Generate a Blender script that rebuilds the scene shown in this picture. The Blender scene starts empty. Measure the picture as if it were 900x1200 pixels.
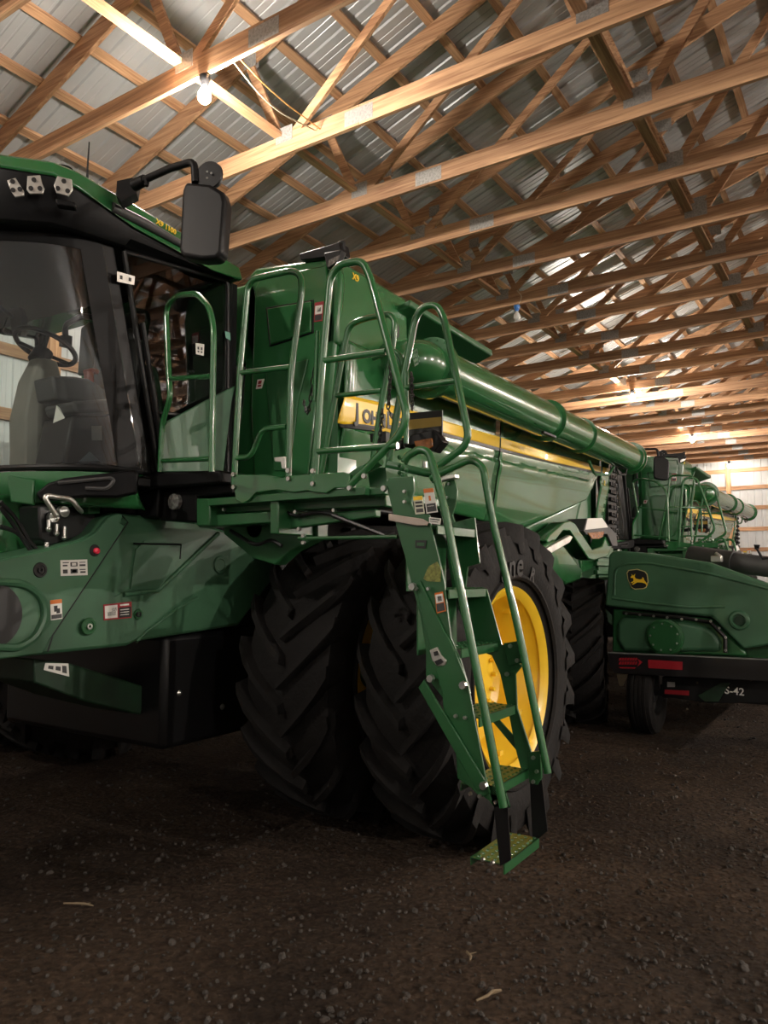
import bpy, bmesh, math, random
from mathutils import Vector, Matrix
random.seed(7)
sc = bpy.context.scene
COL = sc.collection
V = Vector
R = math.radians
# ------------------------------------------------------------------ camera
FPX, PITCH, YAW = 890.0, R(4.7), R(33.2)
CAM = V((0, 0, 1.62))
FW = V((-math.sin(YAW)*math.cos(PITCH), math.cos(YAW)*math.cos(PITCH), math.sin(PITCH)))
RT = V((math.cos(YAW), math.sin(YAW), 0))
UP = RT.cross(FW)
cd = bpy.data.cameras.new('camera'); cam = bpy.data.objects.new('camera', cd); COL.objects.link(cam)
cam.location = CAM; cam.rotation_euler = (R(90)+PITCH, 0, YAW)
cd.sensor_fit = 'VERTICAL'; cd.sensor_height = 36; cd.lens = FPX/1200*36
cd.clip_start = .05; cd.clip_end = 200
sc.camera = cam

def at(px, py, X=None, Y=None, Z=None, pl=None):
    """the point of a real plane (side wall X, front wall Y, level Z) that a measurement falls on"""
    v = FW + RT*((px-450)/FPX) + UP*((600-py)/FPX)
    if X is not None: t = X/v.x
    elif Y is not None: t = Y/v.y
    elif Z is not None: t = (Z-CAM.z)/v.z
    else: t = (pl[0]-CAM).dot(pl[1])/v.dot(pl[1])
    return CAM + v*t

# ------------------------------------------------------------------ materials
def lin(c): return tuple(((x/12.92) if x <= .04045 else ((x+.055)/1.055)**2.4) for x in c)
def hexc(h): return lin(tuple(int(h[i:i+2], 16)/255 for i in (0, 2, 4)))
MATS = {}
def nodes(name):
    m = bpy.data.materials.new(name); m.use_nodes = True
    nt = m.node_tree; b = nt.nodes['Principled BSDF']
    MATS[name] = m
    return m, nt, b
def mat(name, col, rough=.5, metal=0, coat=0, var=0, scale=6, bump=0, bscale=60, emit=0, spec=.5):
    m, nt, b = nodes(name)
    c = hexc(col) if isinstance(col, str) else col
    b.inputs['Base Color'].default_value = (*c, 1)
    b.inputs['Roughness'].default_value = rough
    b.inputs['Metallic'].default_value = metal
    b.inputs['Coat Weight'].default_value = coat
    b.inputs['Coat Roughness'].default_value = .06
    b.inputs['Specular IOR Level'].default_value = spec
    tc = nt.nodes.new('ShaderNodeTexCoord')
    if var:
        n = nt.nodes.new('ShaderNodeTexNoise'); n.inputs['Scale'].default_value = scale; n.inputs['Detail'].default_value = 5
        nt.links.new(tc.outputs['Object'], n.inputs['Vector'])
        r = nt.nodes.new('ShaderNodeValToRGB')
        r.color_ramp.elements[0].position = .3; r.color_ramp.elements[1].position = .75
        r.color_ramp.elements[0].color = (*[x*(1-var) for x in c], 1); r.color_ramp.elements[1].color = (*[min(1, x*(1+var)) for x in c], 1)
        nt.links.new(n.outputs['Fac'], r.inputs['Fac']); nt.links.new(r.outputs['Color'], b.inputs['Base Color'])
    if bump:
        n = nt.nodes.new('ShaderNodeTexNoise'); n.inputs['Scale'].default_value = bscale; n.inputs['Detail'].default_value = 6
        nt.links.new(tc.outputs['Object'], n.inputs['Vector'])
        bp = nt.nodes.new('ShaderNodeBump'); bp.inputs['Strength'].default_value = bump; bp.inputs['Distance'].default_value = .02
        nt.links.new(n.outputs['Fac'], bp.inputs['Height']); nt.links.new(bp.outputs['Normal'], b.inputs['Normal'])
    if emit:
        b.inputs['Emission Color'].default_value = (*c, 1); b.inputs['Emission Strength'].default_value = emit
    return m
def wood(name, c0, c1, sc3):
    m, nt, b = nodes(name)
    tc = nt.nodes.new('ShaderNodeTexCoord'); mp = nt.nodes.new('ShaderNodeMapping'); mp.inputs['Scale'].default_value = sc3
    oi = nt.nodes.new('ShaderNodeObjectInfo')
    ad = nt.nodes.new('ShaderNodeVectorMath'); ad.operation = 'ADD'
    ml = nt.nodes.new('ShaderNodeMath'); ml.operation = 'MULTIPLY'; ml.inputs[1].default_value = 37
    nt.links.new(oi.outputs['Random'], ml.inputs[0]); nt.links.new(tc.outputs['Object'], ad.inputs[0]); nt.links.new(ml.outputs[0], ad.inputs[1])
    nt.links.new(ad.outputs[0], mp.inputs['Vector'])
    n = nt.nodes.new('ShaderNodeTexNoise'); n.inputs['Scale'].default_value = 1; n.inputs['Detail'].default_value = 7; n.inputs['Distortion'].default_value = 1.2
    nt.links.new(mp.outputs[0], n.inputs['Vector'])
    r = nt.nodes.new('ShaderNodeValToRGB')
    r.color_ramp.elements[0].position = .32; r.color_ramp.elements[1].position = .68
    r.color_ramp.elements[0].color = (*hexc(c0), 1); r.color_ramp.elements[1].color = (*hexc(c1), 1)
    nt.links.new(n.outputs['Fac'], r.inputs['Fac'])
    hs = nt.nodes.new('ShaderNodeHueSaturation')
    mr = nt.nodes.new('ShaderNodeMapRange'); mr.inputs['To Min'].default_value = .72; mr.inputs['To Max'].default_value = 1.15
    nt.links.new(oi.outputs['Random'], mr.inputs['Value']); nt.links.new(mr.outputs[0], hs.inputs['Value'])
    nt.links.new(r.outputs['Color'], hs.inputs['Color']); nt.links.new(hs.outputs['Color'], b.inputs['Base Color'])
    b.inputs['Roughness'].default_value = .65
    return m
GREEN = mat('machine_green', (.021, .125, .037), .26, 0, .9, .10, 1.5)
GREEN2 = mat('frame_green', (.017, .098, .030), .36, 0, .25, .12, 3)
DUSTY = mat('dusty_green', (.042, .122, .062), .45, 0, .12, .25, 2.2)
YELLOW = mat('machine_yellow', (.83, .55, .03), .3, 0, .3, .06, 4)
DECALY = mat('decal_yellow', (.86, .56, .025), .35, 0, .2)
BLACK = mat('black_plastic', (.0045, .0045, .005), .45, 0, 0, .2, 5, spec=.3)
BLACK2 = mat('black_steel', (.008, .008, .009), .35, 0, .2)
GREYP = mat('grey_plastic', (.19, .18, .155), .6, 0, 0, .15, 4)
DGREY = mat('dark_grey_trim', (.05, .05, .05), .6, 0, 0, .2, 4)
RUBBER = mat('tire_rubber', (.008, .0072, .0068), .78, 0, 0, .3, 5, .25, 40, spec=.25)
STEEL = mat('bright_steel', (.55, .55, .53), .32, 1, 0, .15, 12)
ZINC = mat('zinc_bracket', (.62, .61, .57), .38, .9, 0, .2, 14)
PLATE = mat('gusset_galvanized', (.34, .335, .32), .5, .5, 0, .3, 50)
WHITE = mat('decal_white', (.72, .71, .66), .45)
INK = mat('decal_black', (.01, .01, .01), .45)
ORANGE = mat('decal_orange', (.62, .16, .02), .45)
RED = mat('reflector_red', (.30, .010, .018), .4, 0, .3)
REDK = mat('red_cap', (.75, .03, .07), .35)
AMBER = mat('amber_lens', (.30, .095, .015), .25, 0, .4, .4, 40)
FASCIA = mat('satin_black_fascia', (.003, .003, .0035), .5, 0, 0, .2, 5, spec=.18)
SEAM = mat('seam_shadow_gap', (.003, .004, .003), .9, spec=0)
LENS = mat('lamp_lens', (.22, .22, .21), .2, .6, .5, .6, 60)
DARKGREEN = mat('dark_shade_green', (.006, .03, .011), .6, 0, 0, .4, 6)  # darkened green, with the shadow on the lift frame put into the colour
BADGE = mat('badge_border', (.62, .50, .20), .4)
GROUND = None
WOODX = wood('pine_board', '8e6649', 'cca27b', (1.1, 26, 26))
WOODY = wood('pine_purlin', '8a6347', 'c09a74', (26, 1.1, 26))
WOODZ = wood('pine_post', '976d4c', 'cfa57a', (26, 26, 1.1))
CORD = mat('orange_cord', (.62, .30, .10), .5)
CORDW = mat('cream_cord', (.62, .55, .40), .5)
BLUEP = mat('blue_lampholder', (.03, .16, .48), .4)
BULBOFF = mat('unlit_bulb_glass', (.62, .62, .58), .15, 0, .4)
BULB = mat('lit_bulb', (1.0, .89, .78), .4, emit=680)
BULBR = mat('side_lit_bulb', (1.0, .90, .80), .4, emit=2100)
BULBN = mat('bright_lit_bulb', (1.0, .90, .80), .4, emit=1500)
BULBM = mat('medium_lit_bulb', (1.0, .89, .78), .4, emit=460)
BULBW = mat('weak_lit_bulb', (1.0, .87, .73), .4, emit=150)
def glass(name, tint, ior=1.5, haze=0):
    m = bpy.data.materials.new(name); m.use_nodes = True; nt = m.node_tree
    for n in list(nt.nodes): nt.nodes.remove(n)
    o = nt.nodes.new('ShaderNodeOutputMaterial'); mx = nt.nodes.new('ShaderNodeMixShader')
    t = nt.nodes.new('ShaderNodeBsdfTransparent'); t.inputs[0].default_value = (*tint, 1)
    g = nt.nodes.new('ShaderNodeBsdfGlossy'); g.inputs['Roughness'].default_value = .015; g.inputs[0].default_value = (.95, .97, 1, 1)
    ge = nt.nodes.new('ShaderNodeNewGeometry'); dt = nt.nodes.new('ShaderNodeVectorMath'); dt.operation = 'DOT_PRODUCT'
    nt.links.new(ge.outputs['Normal'], dt.inputs[0]); nt.links.new(ge.outputs['Incoming'], dt.inputs[1])
    def mth(op, a, b=None):
        n = nt.nodes.new('ShaderNodeMath'); n.operation = op
        for k, q in enumerate((a, b)):
            if q is None: continue
            if isinstance(q, (int, float)): n.inputs[k].default_value = q
            else: nt.links.new(q, n.inputs[k])
        return n.outputs[0]
    c = mth('ABSOLUTE', dt.outputs['Value']); k = mth('POWER', mth('SUBTRACT', 1.0, c), 5.0)
    fr = mth('ADD', mth('MULTIPLY', k, 1-ior), ior)
    nt.links.new(fr, mx.inputs[0]); nt.links.new(t.outputs[0], mx.inputs[1]); nt.links.new(g.outputs[0], mx.inputs[2])
    nt.links.new(mx.outputs[0], o.inputs[0]); MATS[name] = m
    return m
GLASS = glass('windshield_glass', (.80, .86, .84), .05)
GLASSD = glass('tinted_door_glass', (.42, .45, .43), .07)

def metal_sheet(name, col, rough, metal, axis):
    m = mat(name, col, rough, metal, 0, .10, 1.3)
    return m
ROOFM = metal_sheet('galvalume_roof', (.46, .475, .48), .42, .35, 0)
WALLM = metal_sheet('white_liner_wall', (.52, .54, .55), .5, .1, 0)

# ------------------------------------------------------------------ mesh builder
ROOT = V((0, 0, 0))
class MB:
    def __init__(s): s.v = []; s.f = []; s.m = []; s.cur = 0
    def add(s, vs, fs):
        b = len(s.v); s.v += [V(p) for p in vs]
        for f in fs: s.f.append([b+i for i in f]); s.m.append(s.cur)
        return s
    def box(s, c, size, rot=None):
        x, y, z = [q/2 for q in size]; c = V(c)
        ps = [V((i, j, k)) for i in (-x, x) for j in (-y, y) for k in (-z, z)]
        if rot is not None: ps = [rot @ p for p in ps]
        return s.add([c+p for p in ps], [(0, 1, 3, 2), (4, 6, 7, 5), (0, 4, 5, 1), (2, 3, 7, 6), (0, 2, 6, 4), (1, 5, 7, 3)])
    def span(s, a, b):
        a = V(a); b = V(b)
        return s.box((a+b)/2, [abs(q) for q in (b-a)])
    def prism(s, poly, vec):
        vec = V(vec); n = len(poly); poly = [V(p) for p in poly]
        nrm = V((0, 0, 0))
        for i in range(n): nrm += poly[i].cross(poly[(i+1) % n])
        if nrm.dot(vec) > 0: poly = poly[::-1]
        vs = poly+[p+vec for p in poly]
        fs = [tuple(range(n)), tuple(range(2*n-1, n-1, -1))]
        fs += [((i+1) % n, i, i+n, (i+1) % n+n) for i in range(n)]
        return s.add(vs, fs)
    def tube(s, pts, r, seg=10, closed=False, caps=True):
        pts = [V(p) for p in pts]; n = len(pts)
        rr = r if isinstance(r, (list, tuple)) else [r]*n
        tan = []
        for i in range(n):
            if closed: t = pts[(i+1) % n]-pts[i-1]
            else: t = pts[min(i+1, n-1)]-pts[max(i-1, 0)]
            tan.append(t.normalized())
        ref = V((0, 0, 1)) if abs(tan[0].z) < .9 else V((1, 0, 0))
        u = tan[0].cross(ref).normalized(); vs = []; fs = []
        for i in range(n):
            u = (u-tan[i]*u.dot(tan[i])).normalized(); w = tan[i].cross(u)
            for k in range(seg):
                a = 2*math.pi*k/seg
                vs.append(pts[i]+(u*math.cos(a)+w*math.sin(a))*rr[i])
        m = n if closed else n-1
        for i in range(m):
            j = (i+1) % n
            for k in range(seg):
                k2 = (k+1) % seg
                fs.append((i*seg+k, i*seg+k2, j*seg+k2, j*seg+k))
        if caps and not closed:
            fs.append(tuple(range(seg-1, -1, -1))); fs.append(tuple((n-1)*seg+k for k in range(seg)))
        return s.add(vs, fs)
    def cyl(s, a, b, r, r2=None, seg=20): return s.tube([a, b], [r, r if r2 is None else r2], seg)
    def bar(s, a, b, w, h, wdir=(0, 0, 1)):
        """rectangular bar a->b; h along wdir (made square to the bar), w across"""
        a = V(a); b = V(b); t = (b-a).normalized(); wd = V(wdir); wd = (wd-t*wd.dot(t)).normalized(); u = t.cross(wd)
        ps = []
        for p in (a, b):
            for i, j in ((-1, -1), (1, -1), (1, 1), (-1, 1)): ps.append(p+u*(i*w/2)+wd*(j*h/2))
        return s.add(ps, [(0, 1, 2, 3), (7, 6, 5, 4), (0, 4, 5, 1), (1, 5, 6, 2), (2, 6, 7, 3), (3, 7, 4, 0)])
    def lathe(s, prof, o, ax, seg=48, closed=False):
        """prof: (along axis, radius)"""
        o = V(o); ax = V(ax).normalized(); ref = V((0, 0, 1)) if abs(ax.z) < .9 else V((1, 0, 0))
        u = ax.cross(ref).normalized(); w = ax.cross(u); vs = []; fs = []; n = len(prof)
        for k in range(seg):
            a = 2*math.pi*k/seg
            for d, r in prof: vs.append(o+ax*d+(u*math.cos(a)+w*math.sin(a))*r)
        for k in range(seg):
            k2 = (k+1) % seg
            for i in range(n if closed else n-1):
                j = (i+1) % n
                fs.append((k*n+i, k*n+j, k2*n+j, k2*n+i))
        return s.add(vs, fs)
    def grid(s, rows):
        n = len(rows); m = len(rows[0])
        return s.add([p for r in rows for p in r], [(i*m+j, i*m+j+1, (i+1)*m+j+1, (i+1)*m+j) for i in range(n-1) for j in range(m-1)])
    def sphere(s, c, r, seg=12, ring=8, sq=(1, 1, 1)):
        c = V(c); vs = []; fs = []
        for i in range(ring+1):
            t = math.pi*i/ring
            for k in range(seg):
                a = 2*math.pi*k/seg
                vs.append(c+V((r*sq[0]*math.sin(t)*math.cos(a), r*sq[1]*math.sin(t)*math.sin(a), r*sq[2]*math.cos(t))))
        for i in range(ring):
            for k in range(seg):
                k2 = (k+1) % seg; fs.append((i*seg+k, (i+1)*seg+k, (i+1)*seg+k2, i*seg+k2))
        return s.add(vs, fs)
    def build(s, name, mats, parent=None, bevel=0, smooth=True, ang=38, solid=0, clean=False, seg=2):
        me = bpy.data.meshes.new(name)
        off = ROOT
        me.from_pydata([p-off for p in s.v], [], s.f)
        if not isinstance(mats, (list, tuple)): mats = [mats]
        for m in mats: me.materials.append(m)
        me.polygons.foreach_set('material_index', s.m)
        bm = bmesh.new(); bm.from_mesh(me)
        if clean: bmesh.ops.remove_doubles(bm, verts=bm.verts, dist=1e-5)
        bmesh.ops.recalc_face_normals(bm, faces=bm.faces); bm.to_mesh(me); bm.free()
        if smooth:
            me.polygons.foreach_set('use_smooth', [True]*len(me.polygons)); me.set_sharp_from_angle(angle=R(ang))
        me.update()
        o = bpy.data.objects.new(name, me); COL.objects.link(o)
        if parent: o.parent = parent
        else: o.location = off
        if solid:
            md = o.modifiers.new('solid', 'SOLIDIFY'); md.thickness = solid; md.offset = 0
        if bevel:
            md = o.modifiers.new('bevel', 'BEVEL'); md.width = bevel; md.segments = seg; md.limit_method = 'ANGLE'; md.angle_limit = R(40)
            md.harden_normals = False
        return o
def fillet(pts, r, n=5):
    pts = [V(p) for p in pts]; out = [pts[0]]
    for i in range(1, len(pts)-1):
        p = pts[i]; a = (pts[i-1]-p); b = (pts[i+1]-p)
        d = min(r, a.length*.48, b.length*.48)
        A = p+a.normalized()*d; B = p+b.normalized()*d
        for k in range(n+1):
            t = k/n; out.append(A*(1-t)**2+p*2*t*(1-t)+B*t*t)
    out.append(pts[-1]); return out
def empty(name, loc, label, cat, group=None):
    o = bpy.data.objects.new(name, None); COL.objects.link(o); o.location = loc; o.empty_display_size = .2
    o['label'] = label; o['category'] = cat
    if group: o['group'] = group
    return o
def tag(o, label, cat, group=None):
    o['label'] = label; o['category'] = cat
    if group: o['group'] = group
    return o
def struct(o): o['kind'] = 'structure'; return o
def copy_tree(o, parent=None):
    c = o.copy(); COL.objects.link(c)
    if parent: c.parent = parent
    for ch in list(o.children): copy_tree(ch, c)
    return c
def text_mesh(body, size, origin, u, v, mats, name, parent, bold=.0, depth=.0015, shear=0):
    cu = bpy.data.curves.new('lettering', 'FONT'); cu.body = body; cu.size = size; cu.offset = bold; cu.extrude = depth; cu.shear = shear
    cu.resolution_u = 3
    ob = bpy.data.objects.new('lettering', cu); COL.objects.link(ob)
    dg = bpy.context.evaluated_depsgraph_get(); dg.update()
    me0 = bpy.data.meshes.new_from_object(ob.evaluated_get(dg))
    u = V(u).normalized(); v = V(v); v = (v-u*v.dot(u)).normalized(); n = u.cross(v); o = V(origin)
    mb = MB(); mb.add([o+u*p.co.x+v*p.co.y+n*p.co.z for p in me0.vertices], [list(p.vertices) for p in me0.polygons])
    bpy.data.objects.remove(ob); bpy.data.curves.remove(cu); bpy.data.meshes.remove(me0)
    return mb.build(name, mats, parent, smooth=False)
def sticker(name, quad, parent, base, subs, nrm, thick=.002):
    """flat label: quad = tl,tr,br,bl points; subs = (u0,v0,u1,v1,material)"""
    tl, tr, br, bl = [V(q) for q in quad]; nrm = V(nrm).normalized()
    mats = [base]; mb = MB(); mb.prism([tl, tr, br, bl], nrm*thick)
    def P(u, v): return (tl*(1-u)+tr*u)*(1-v)+(bl*(1-u)+br*u)*v
    for u0, v0, u1, v1, m in subs:
        if m not in mats: mats.append(m)
        mb.cur = mats.index(m)
        mb.prism([P(u0, v0)+nrm*thick, P(u1, v0)+nrm*thick, P(u1, v1)+nrm*thick, P(u0, v1)+nrm*thick], nrm*.0012)
    return mb.build(name, mats, parent, smooth=False)
def bolt(mb, p, n, r=.012, h=.008): 
    p = V(p); n = V(n).normalized(); mb.cyl(p-n*.004, p+n*h, r, r*.85, 8)

# ------------------------------------------------------------------ the barn
SP, Y0 = 1.22, 2.75
TY = lambda n: Y0+n*SP
ZB = 5.53; XL, XR, XC = -8.25, 13.85, 2.8
PIT = .337
ztop = lambda X: ZB+PIT*((X if X < XC else 2*XC-X)+8.07)      # under edge of the top chord
YB, YE = -5.2, 29.35
# ground
def build_ground():
    m, nt, b = nodes('packed_dirt')
    tc = nt.nodes.new('ShaderNodeTexCoord')
    n1 = nt.nodes.new('ShaderNodeTexNoise'); n1.inputs['Scale'].default_value = .9; n1.inputs['Detail'].default_value = 8
    n2 = nt.nodes.new('ShaderNodeTexNoise'); n2.inputs['Scale'].default_value = 26; n2.inputs['Detail'].default_value = 8; n2.inputs['Roughness'].default_value = .7
    r1 = nt.nodes.new('ShaderNodeValToRGB'); r1.color_ramp.elements[0].position = .3; r1.color_ramp.elements[1].position = .72
    r1.color_ramp.elements[0].color = (*hexc('332a23'), 1); r1.color_ramp.elements[1].color = (*hexc('5d4e41'), 1)
    r2 = nt.nodes.new('ShaderNodeValToRGB'); r2.color_ramp.elements[0].position = .35; r2.color_ramp.elements[1].position = .8
    r2.color_ramp.elements[0].color = (.42, .40, .38, 1); r2.color_ramp.elements[1].color = (1.6, 1.55, 1.5, 1)
    mx = nt.nodes.new('ShaderNodeMix'); mx.data_type = 'RGBA'; mx.blend_type = 'MULTIPLY'; mx.inputs[0].default_value = 1
    for n in (n1, n2): nt.links.new(tc.outputs['Object'], n.inputs['Vector'])
    nt.links.new(n1.outputs['Fac'], r1.inputs['Fac']); nt.links.new(n2.outputs['Fac'], r2.inputs['Fac'])
    nt.links.new(r1.outputs['Color'], mx.inputs[6]); nt.links.new(r2.outputs['Color'], mx.inputs[7])
    nt.links.new(mx.outputs[2], b.inputs['Base Color']); b.inputs['Roughness'].default_value = .9
    b.inputs['Specular IOR Level'].default_value = .2
    bp = nt.nodes.new('ShaderNodeBump'); bp.inputs['Strength'].default_value = 1.0; bp.inputs['Distance'].default_value = .05
    nt.links.new(n2.outputs['Fac'], bp.inputs['Height'])
    vo = nt.nodes.new('ShaderNodeTexVoronoi'); vo.inputs['Scale'].default_value = 34; vo.feature = 'SMOOTH_F1'; nt.links.new(tc.outputs['Object'], vo.inputs['Vector'])
    b2 = nt.nodes.new('ShaderNodeBump'); b2.invert = True; b2.inputs['Strength'].default_value = 1; b2.inputs['Distance'].default_value = .03
    nt.links.new(vo.outputs['Distance'], b2.inputs['Height']); nt.links.new(bp.outputs['Normal'], b2.inputs['Normal']); nt.links.new(b2.outputs['Normal'], b.inputs['Normal'])
    from mathutils import noise
    mb = MB(); xs = [XL-.3+i*.14 for i in range(160)]; ys = [YB-.3+j*.14 for j in range(252)]
    mb.grid([[V((x, y, -.012+.016*noise.noise(V((x*1.1, y*1.1, 0)))+.012*noise.noise(V((x*4, y*4, 3))))) for y in ys] for x in xs])
    o = mb.build('floor', m, None, ang=180); struct(o)
    ST = mat('gravel_bits', (.044, .037, .031), .85, 0, 0, .6, 9)
    mb = MB(); ico = bmesh.new(); bmesh.ops.create_icosphere(ico, subdivisions=1, radius=1)
    iv = [v.co.copy() for v in ico.verts]; fi = [[v.index for v in f.verts] for f in ico.faces]; ico.free()
    for k in range(11000):
        d = 1.9+random.random()**1.7*11; a = YAW+R(random.uniform(-36, 32))
        x, y = -math.sin(a)*d, math.cos(a)*d
        if k % 3 == 0: x, y = x*.5+.4, y*.55+.6
        if x < -7.9 or x > 13: continue
        s = random.choice((.004, .005, .006, .008, .010, .013)) * random.uniform(.7, 1.4)
        z = -.012+.016*noise.noise(V((x*1.1, y*1.1, 0)))+.012*noise.noise(V((x*4, y*4, 3)))
        mm = Matrix.Rotation(random.random()*6, 3, V((random.random(), random.random(), random.random()+.1)).normalized())
        sx = V((random.uniform(.7, 1.4), random.uniform(.7, 1.4), random.uniform(.5, .9)))
        mb.add([V((x, y, z+s*.25))+mm @ V((p.x*sx.x*s, p.y*sx.y*s, p.z*sx.z*s)) for p in iv], fi)
    o = mb.build('gravel', ST, None, smooth=False); tag(o, 'small stones and clods scattered over the dark dirt floor', 'gravel'); o['kind'] = 'stuff'
    for k, (px, py, L, a) in enumerate(((92, 1060, .16, .4), (573, 1166, .13, 1.2), (549, 1120, .08, 2.2))):
        p = at(px, py, Z=.012); q = V((math.cos(a), math.sin(a), 0))*L/2
        mb = MB(); mb.tube([p-q, p-q*.3+V((.008, .004, .004)), p+q*.4+V((-.004, 0, .006)), p+q], [.004, .006, .006, .003], 6)
        mb.tube([p+q*.2, p+q*.3+V((.03, .02, .01))], [.004, .002], 5)
        tag(mb.build('twig', mat('dry_straw%d' % k, (.20, .15, .09), .8), None),
            ['thin dry twig lying on the dirt at the lower left', 'short pale stick on the dirt near the bottom edge', 'small dark twig on the dirt beneath the ladder'][k], 'twig')
build_ground()

def rib_sheet(name, origin, run, across, nrm, L, W, pitch, h, m):
    """ribbed sheet metal: profile across W, extruded along L"""
    origin = V(origin); run = V(run).normalized(); across = V(across).normalized(); nrm = V(nrm).normalized()
    prof = []; x = 0
    while x < W:
        for dx, hh in ((0, 0), (.012, h), (.032, h), (.044, 0), (.044+(pitch-.044)*.32, 0), (.044+(pitch-.044)*.34, h*.22), (.044+(pitch-.044)*.38, h*.22), (.044+(pitch-.044)*.40, 0),
                       (.044+(pitch-.044)*.62, 0), (.044+(pitch-.044)*.64, h*.22), (.044+(pitch-.044)*.68, h*.22), (.044+(pitch-.044)*.70, 0)):
            prof.append((min(x+dx, W), hh))
        x += pitch
    prof.append((W, 0))
    mb = MB(); mb.grid([[origin+across*a+nrm*b for a, b in prof], [origin+run*L+across*a+nrm*b for a, b in prof]])
    o = mb.build(name, m, None, smooth=False); return struct(o)
# roof: two slopes, ribs run down the slope
ROOFOFF = .30
def zr(X): return ztop(X)+ROOFOFF
sl = V((XC-XL, 0, zr(XC)-zr(XL))); L = sl.length
rib_sheet('ceiling_left', (XL-.25, YB, zr(XL-.25)), sl, (0, 1, 0), (-PIT, 0, 1), L*1.035, YE-YB, .305, .02, ROOFM)
sr = V((XC-XR, 0, zr(XC)-zr(XR)))
rib_sheet('ceiling_right', (XR+.25, YB, zr(XR+.25)), sr, (0, 1, 0), (PIT, 0, 1), sr.length*1.035, YE-YB, .305, .02, ROOFM)
# walls
rib_sheet('wall_far', (XL, YE, 0), (0, 0, 1), (1, 0, 0), (0, -1, 0), 9.7, XR-XL, .229, .018, WALLM)
rib_sheet('wall_left', (XL-.1, YB, 0), (0, 0, 1), (0, 1, 0), (1, 0, 0), 5.75, YE-YB, .229, .018, WALLM)
rib_sheet('wall_right', (XR+.1, YB, 0), (0, 0, 1), (0, 1, 0), (-1, 0, 0), 5.75, YE-YB, .229, .018, WALLM)
rib_sheet('wall_near', (XL, YB, 0), (0, 0, 1), (1, 0, 0), (0, 1, 0), 9.7, XR-XL, .229, .018, WALLM)
tn = 0
def trim(mb, m, bevel=0):
    global tn
    tn += 1
    return struct(mb.build('trim_%d' % tn, m, None, smooth=False, bevel=bevel))
for z in (5.30, 4.68, 3.96, 3.21, 2.49, 1.77, 1.05, .35):
    trim(MB().span((XL+.05, YE-.06, z-.07), (XR-.05, YE-.02, z+.07)), WOODX)
for x in (-6.9, -4.45, -2.0, .45, 2.9, 5.35, 7.8, 10.25, 12.7):
    trim(MB().span((x-.07, YE-.20, -.1), (x+.07, YE-.06, 5.53)), WOODZ)
for z in (4.95, 4.2, 3.45, 2.7, 1.95, 1.2, .45):
    trim(MB().span((XL-.08, YB+.05, z-.07), (XL-.04, YE-.25, z+.07)), WOODY)
    trim(MB().span((XR+.04, YB+.05, z-.07), (XR+.08, YE-.25, z+.07)), WOODY)
for k in range(13):
    y = TY(2*k-4)+.1
    trim(MB().span((XL-.04, y-.075, -.1), (XL+.10, y+.075, 5.52)), WOODZ)
    trim(MB().span((XR-.10, y-.075, -.1), (XR+.04, y+.075, 5.52)), WOODZ)
# purlins on the top chords
k = 0
for k in range(22):
    X = XL+.02+k*.575
    if X > XC-.1: break
    for side in (0, 1):
        x = X if not side else 2*XC-X
        z = ztop(x)+.235
        s = -1 if side else 1
        rot = Matrix.Rotation(-s*math.atan(PIT), 3, 'Y')
        trim(MB().box((x, (YB+YE)/2, z), (.089, YE-YB-.1, .04), rot), WOODY)
# braces that lie along the bottom chords
for x in (-4.57, -1.66, 1.28, 4.32, 7.26, 10.17):
    trim(MB().span((x-.045, YB+.3, ZB+.187), (x+.045, YE-.3, ZB+.225)), WOODY)
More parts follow.
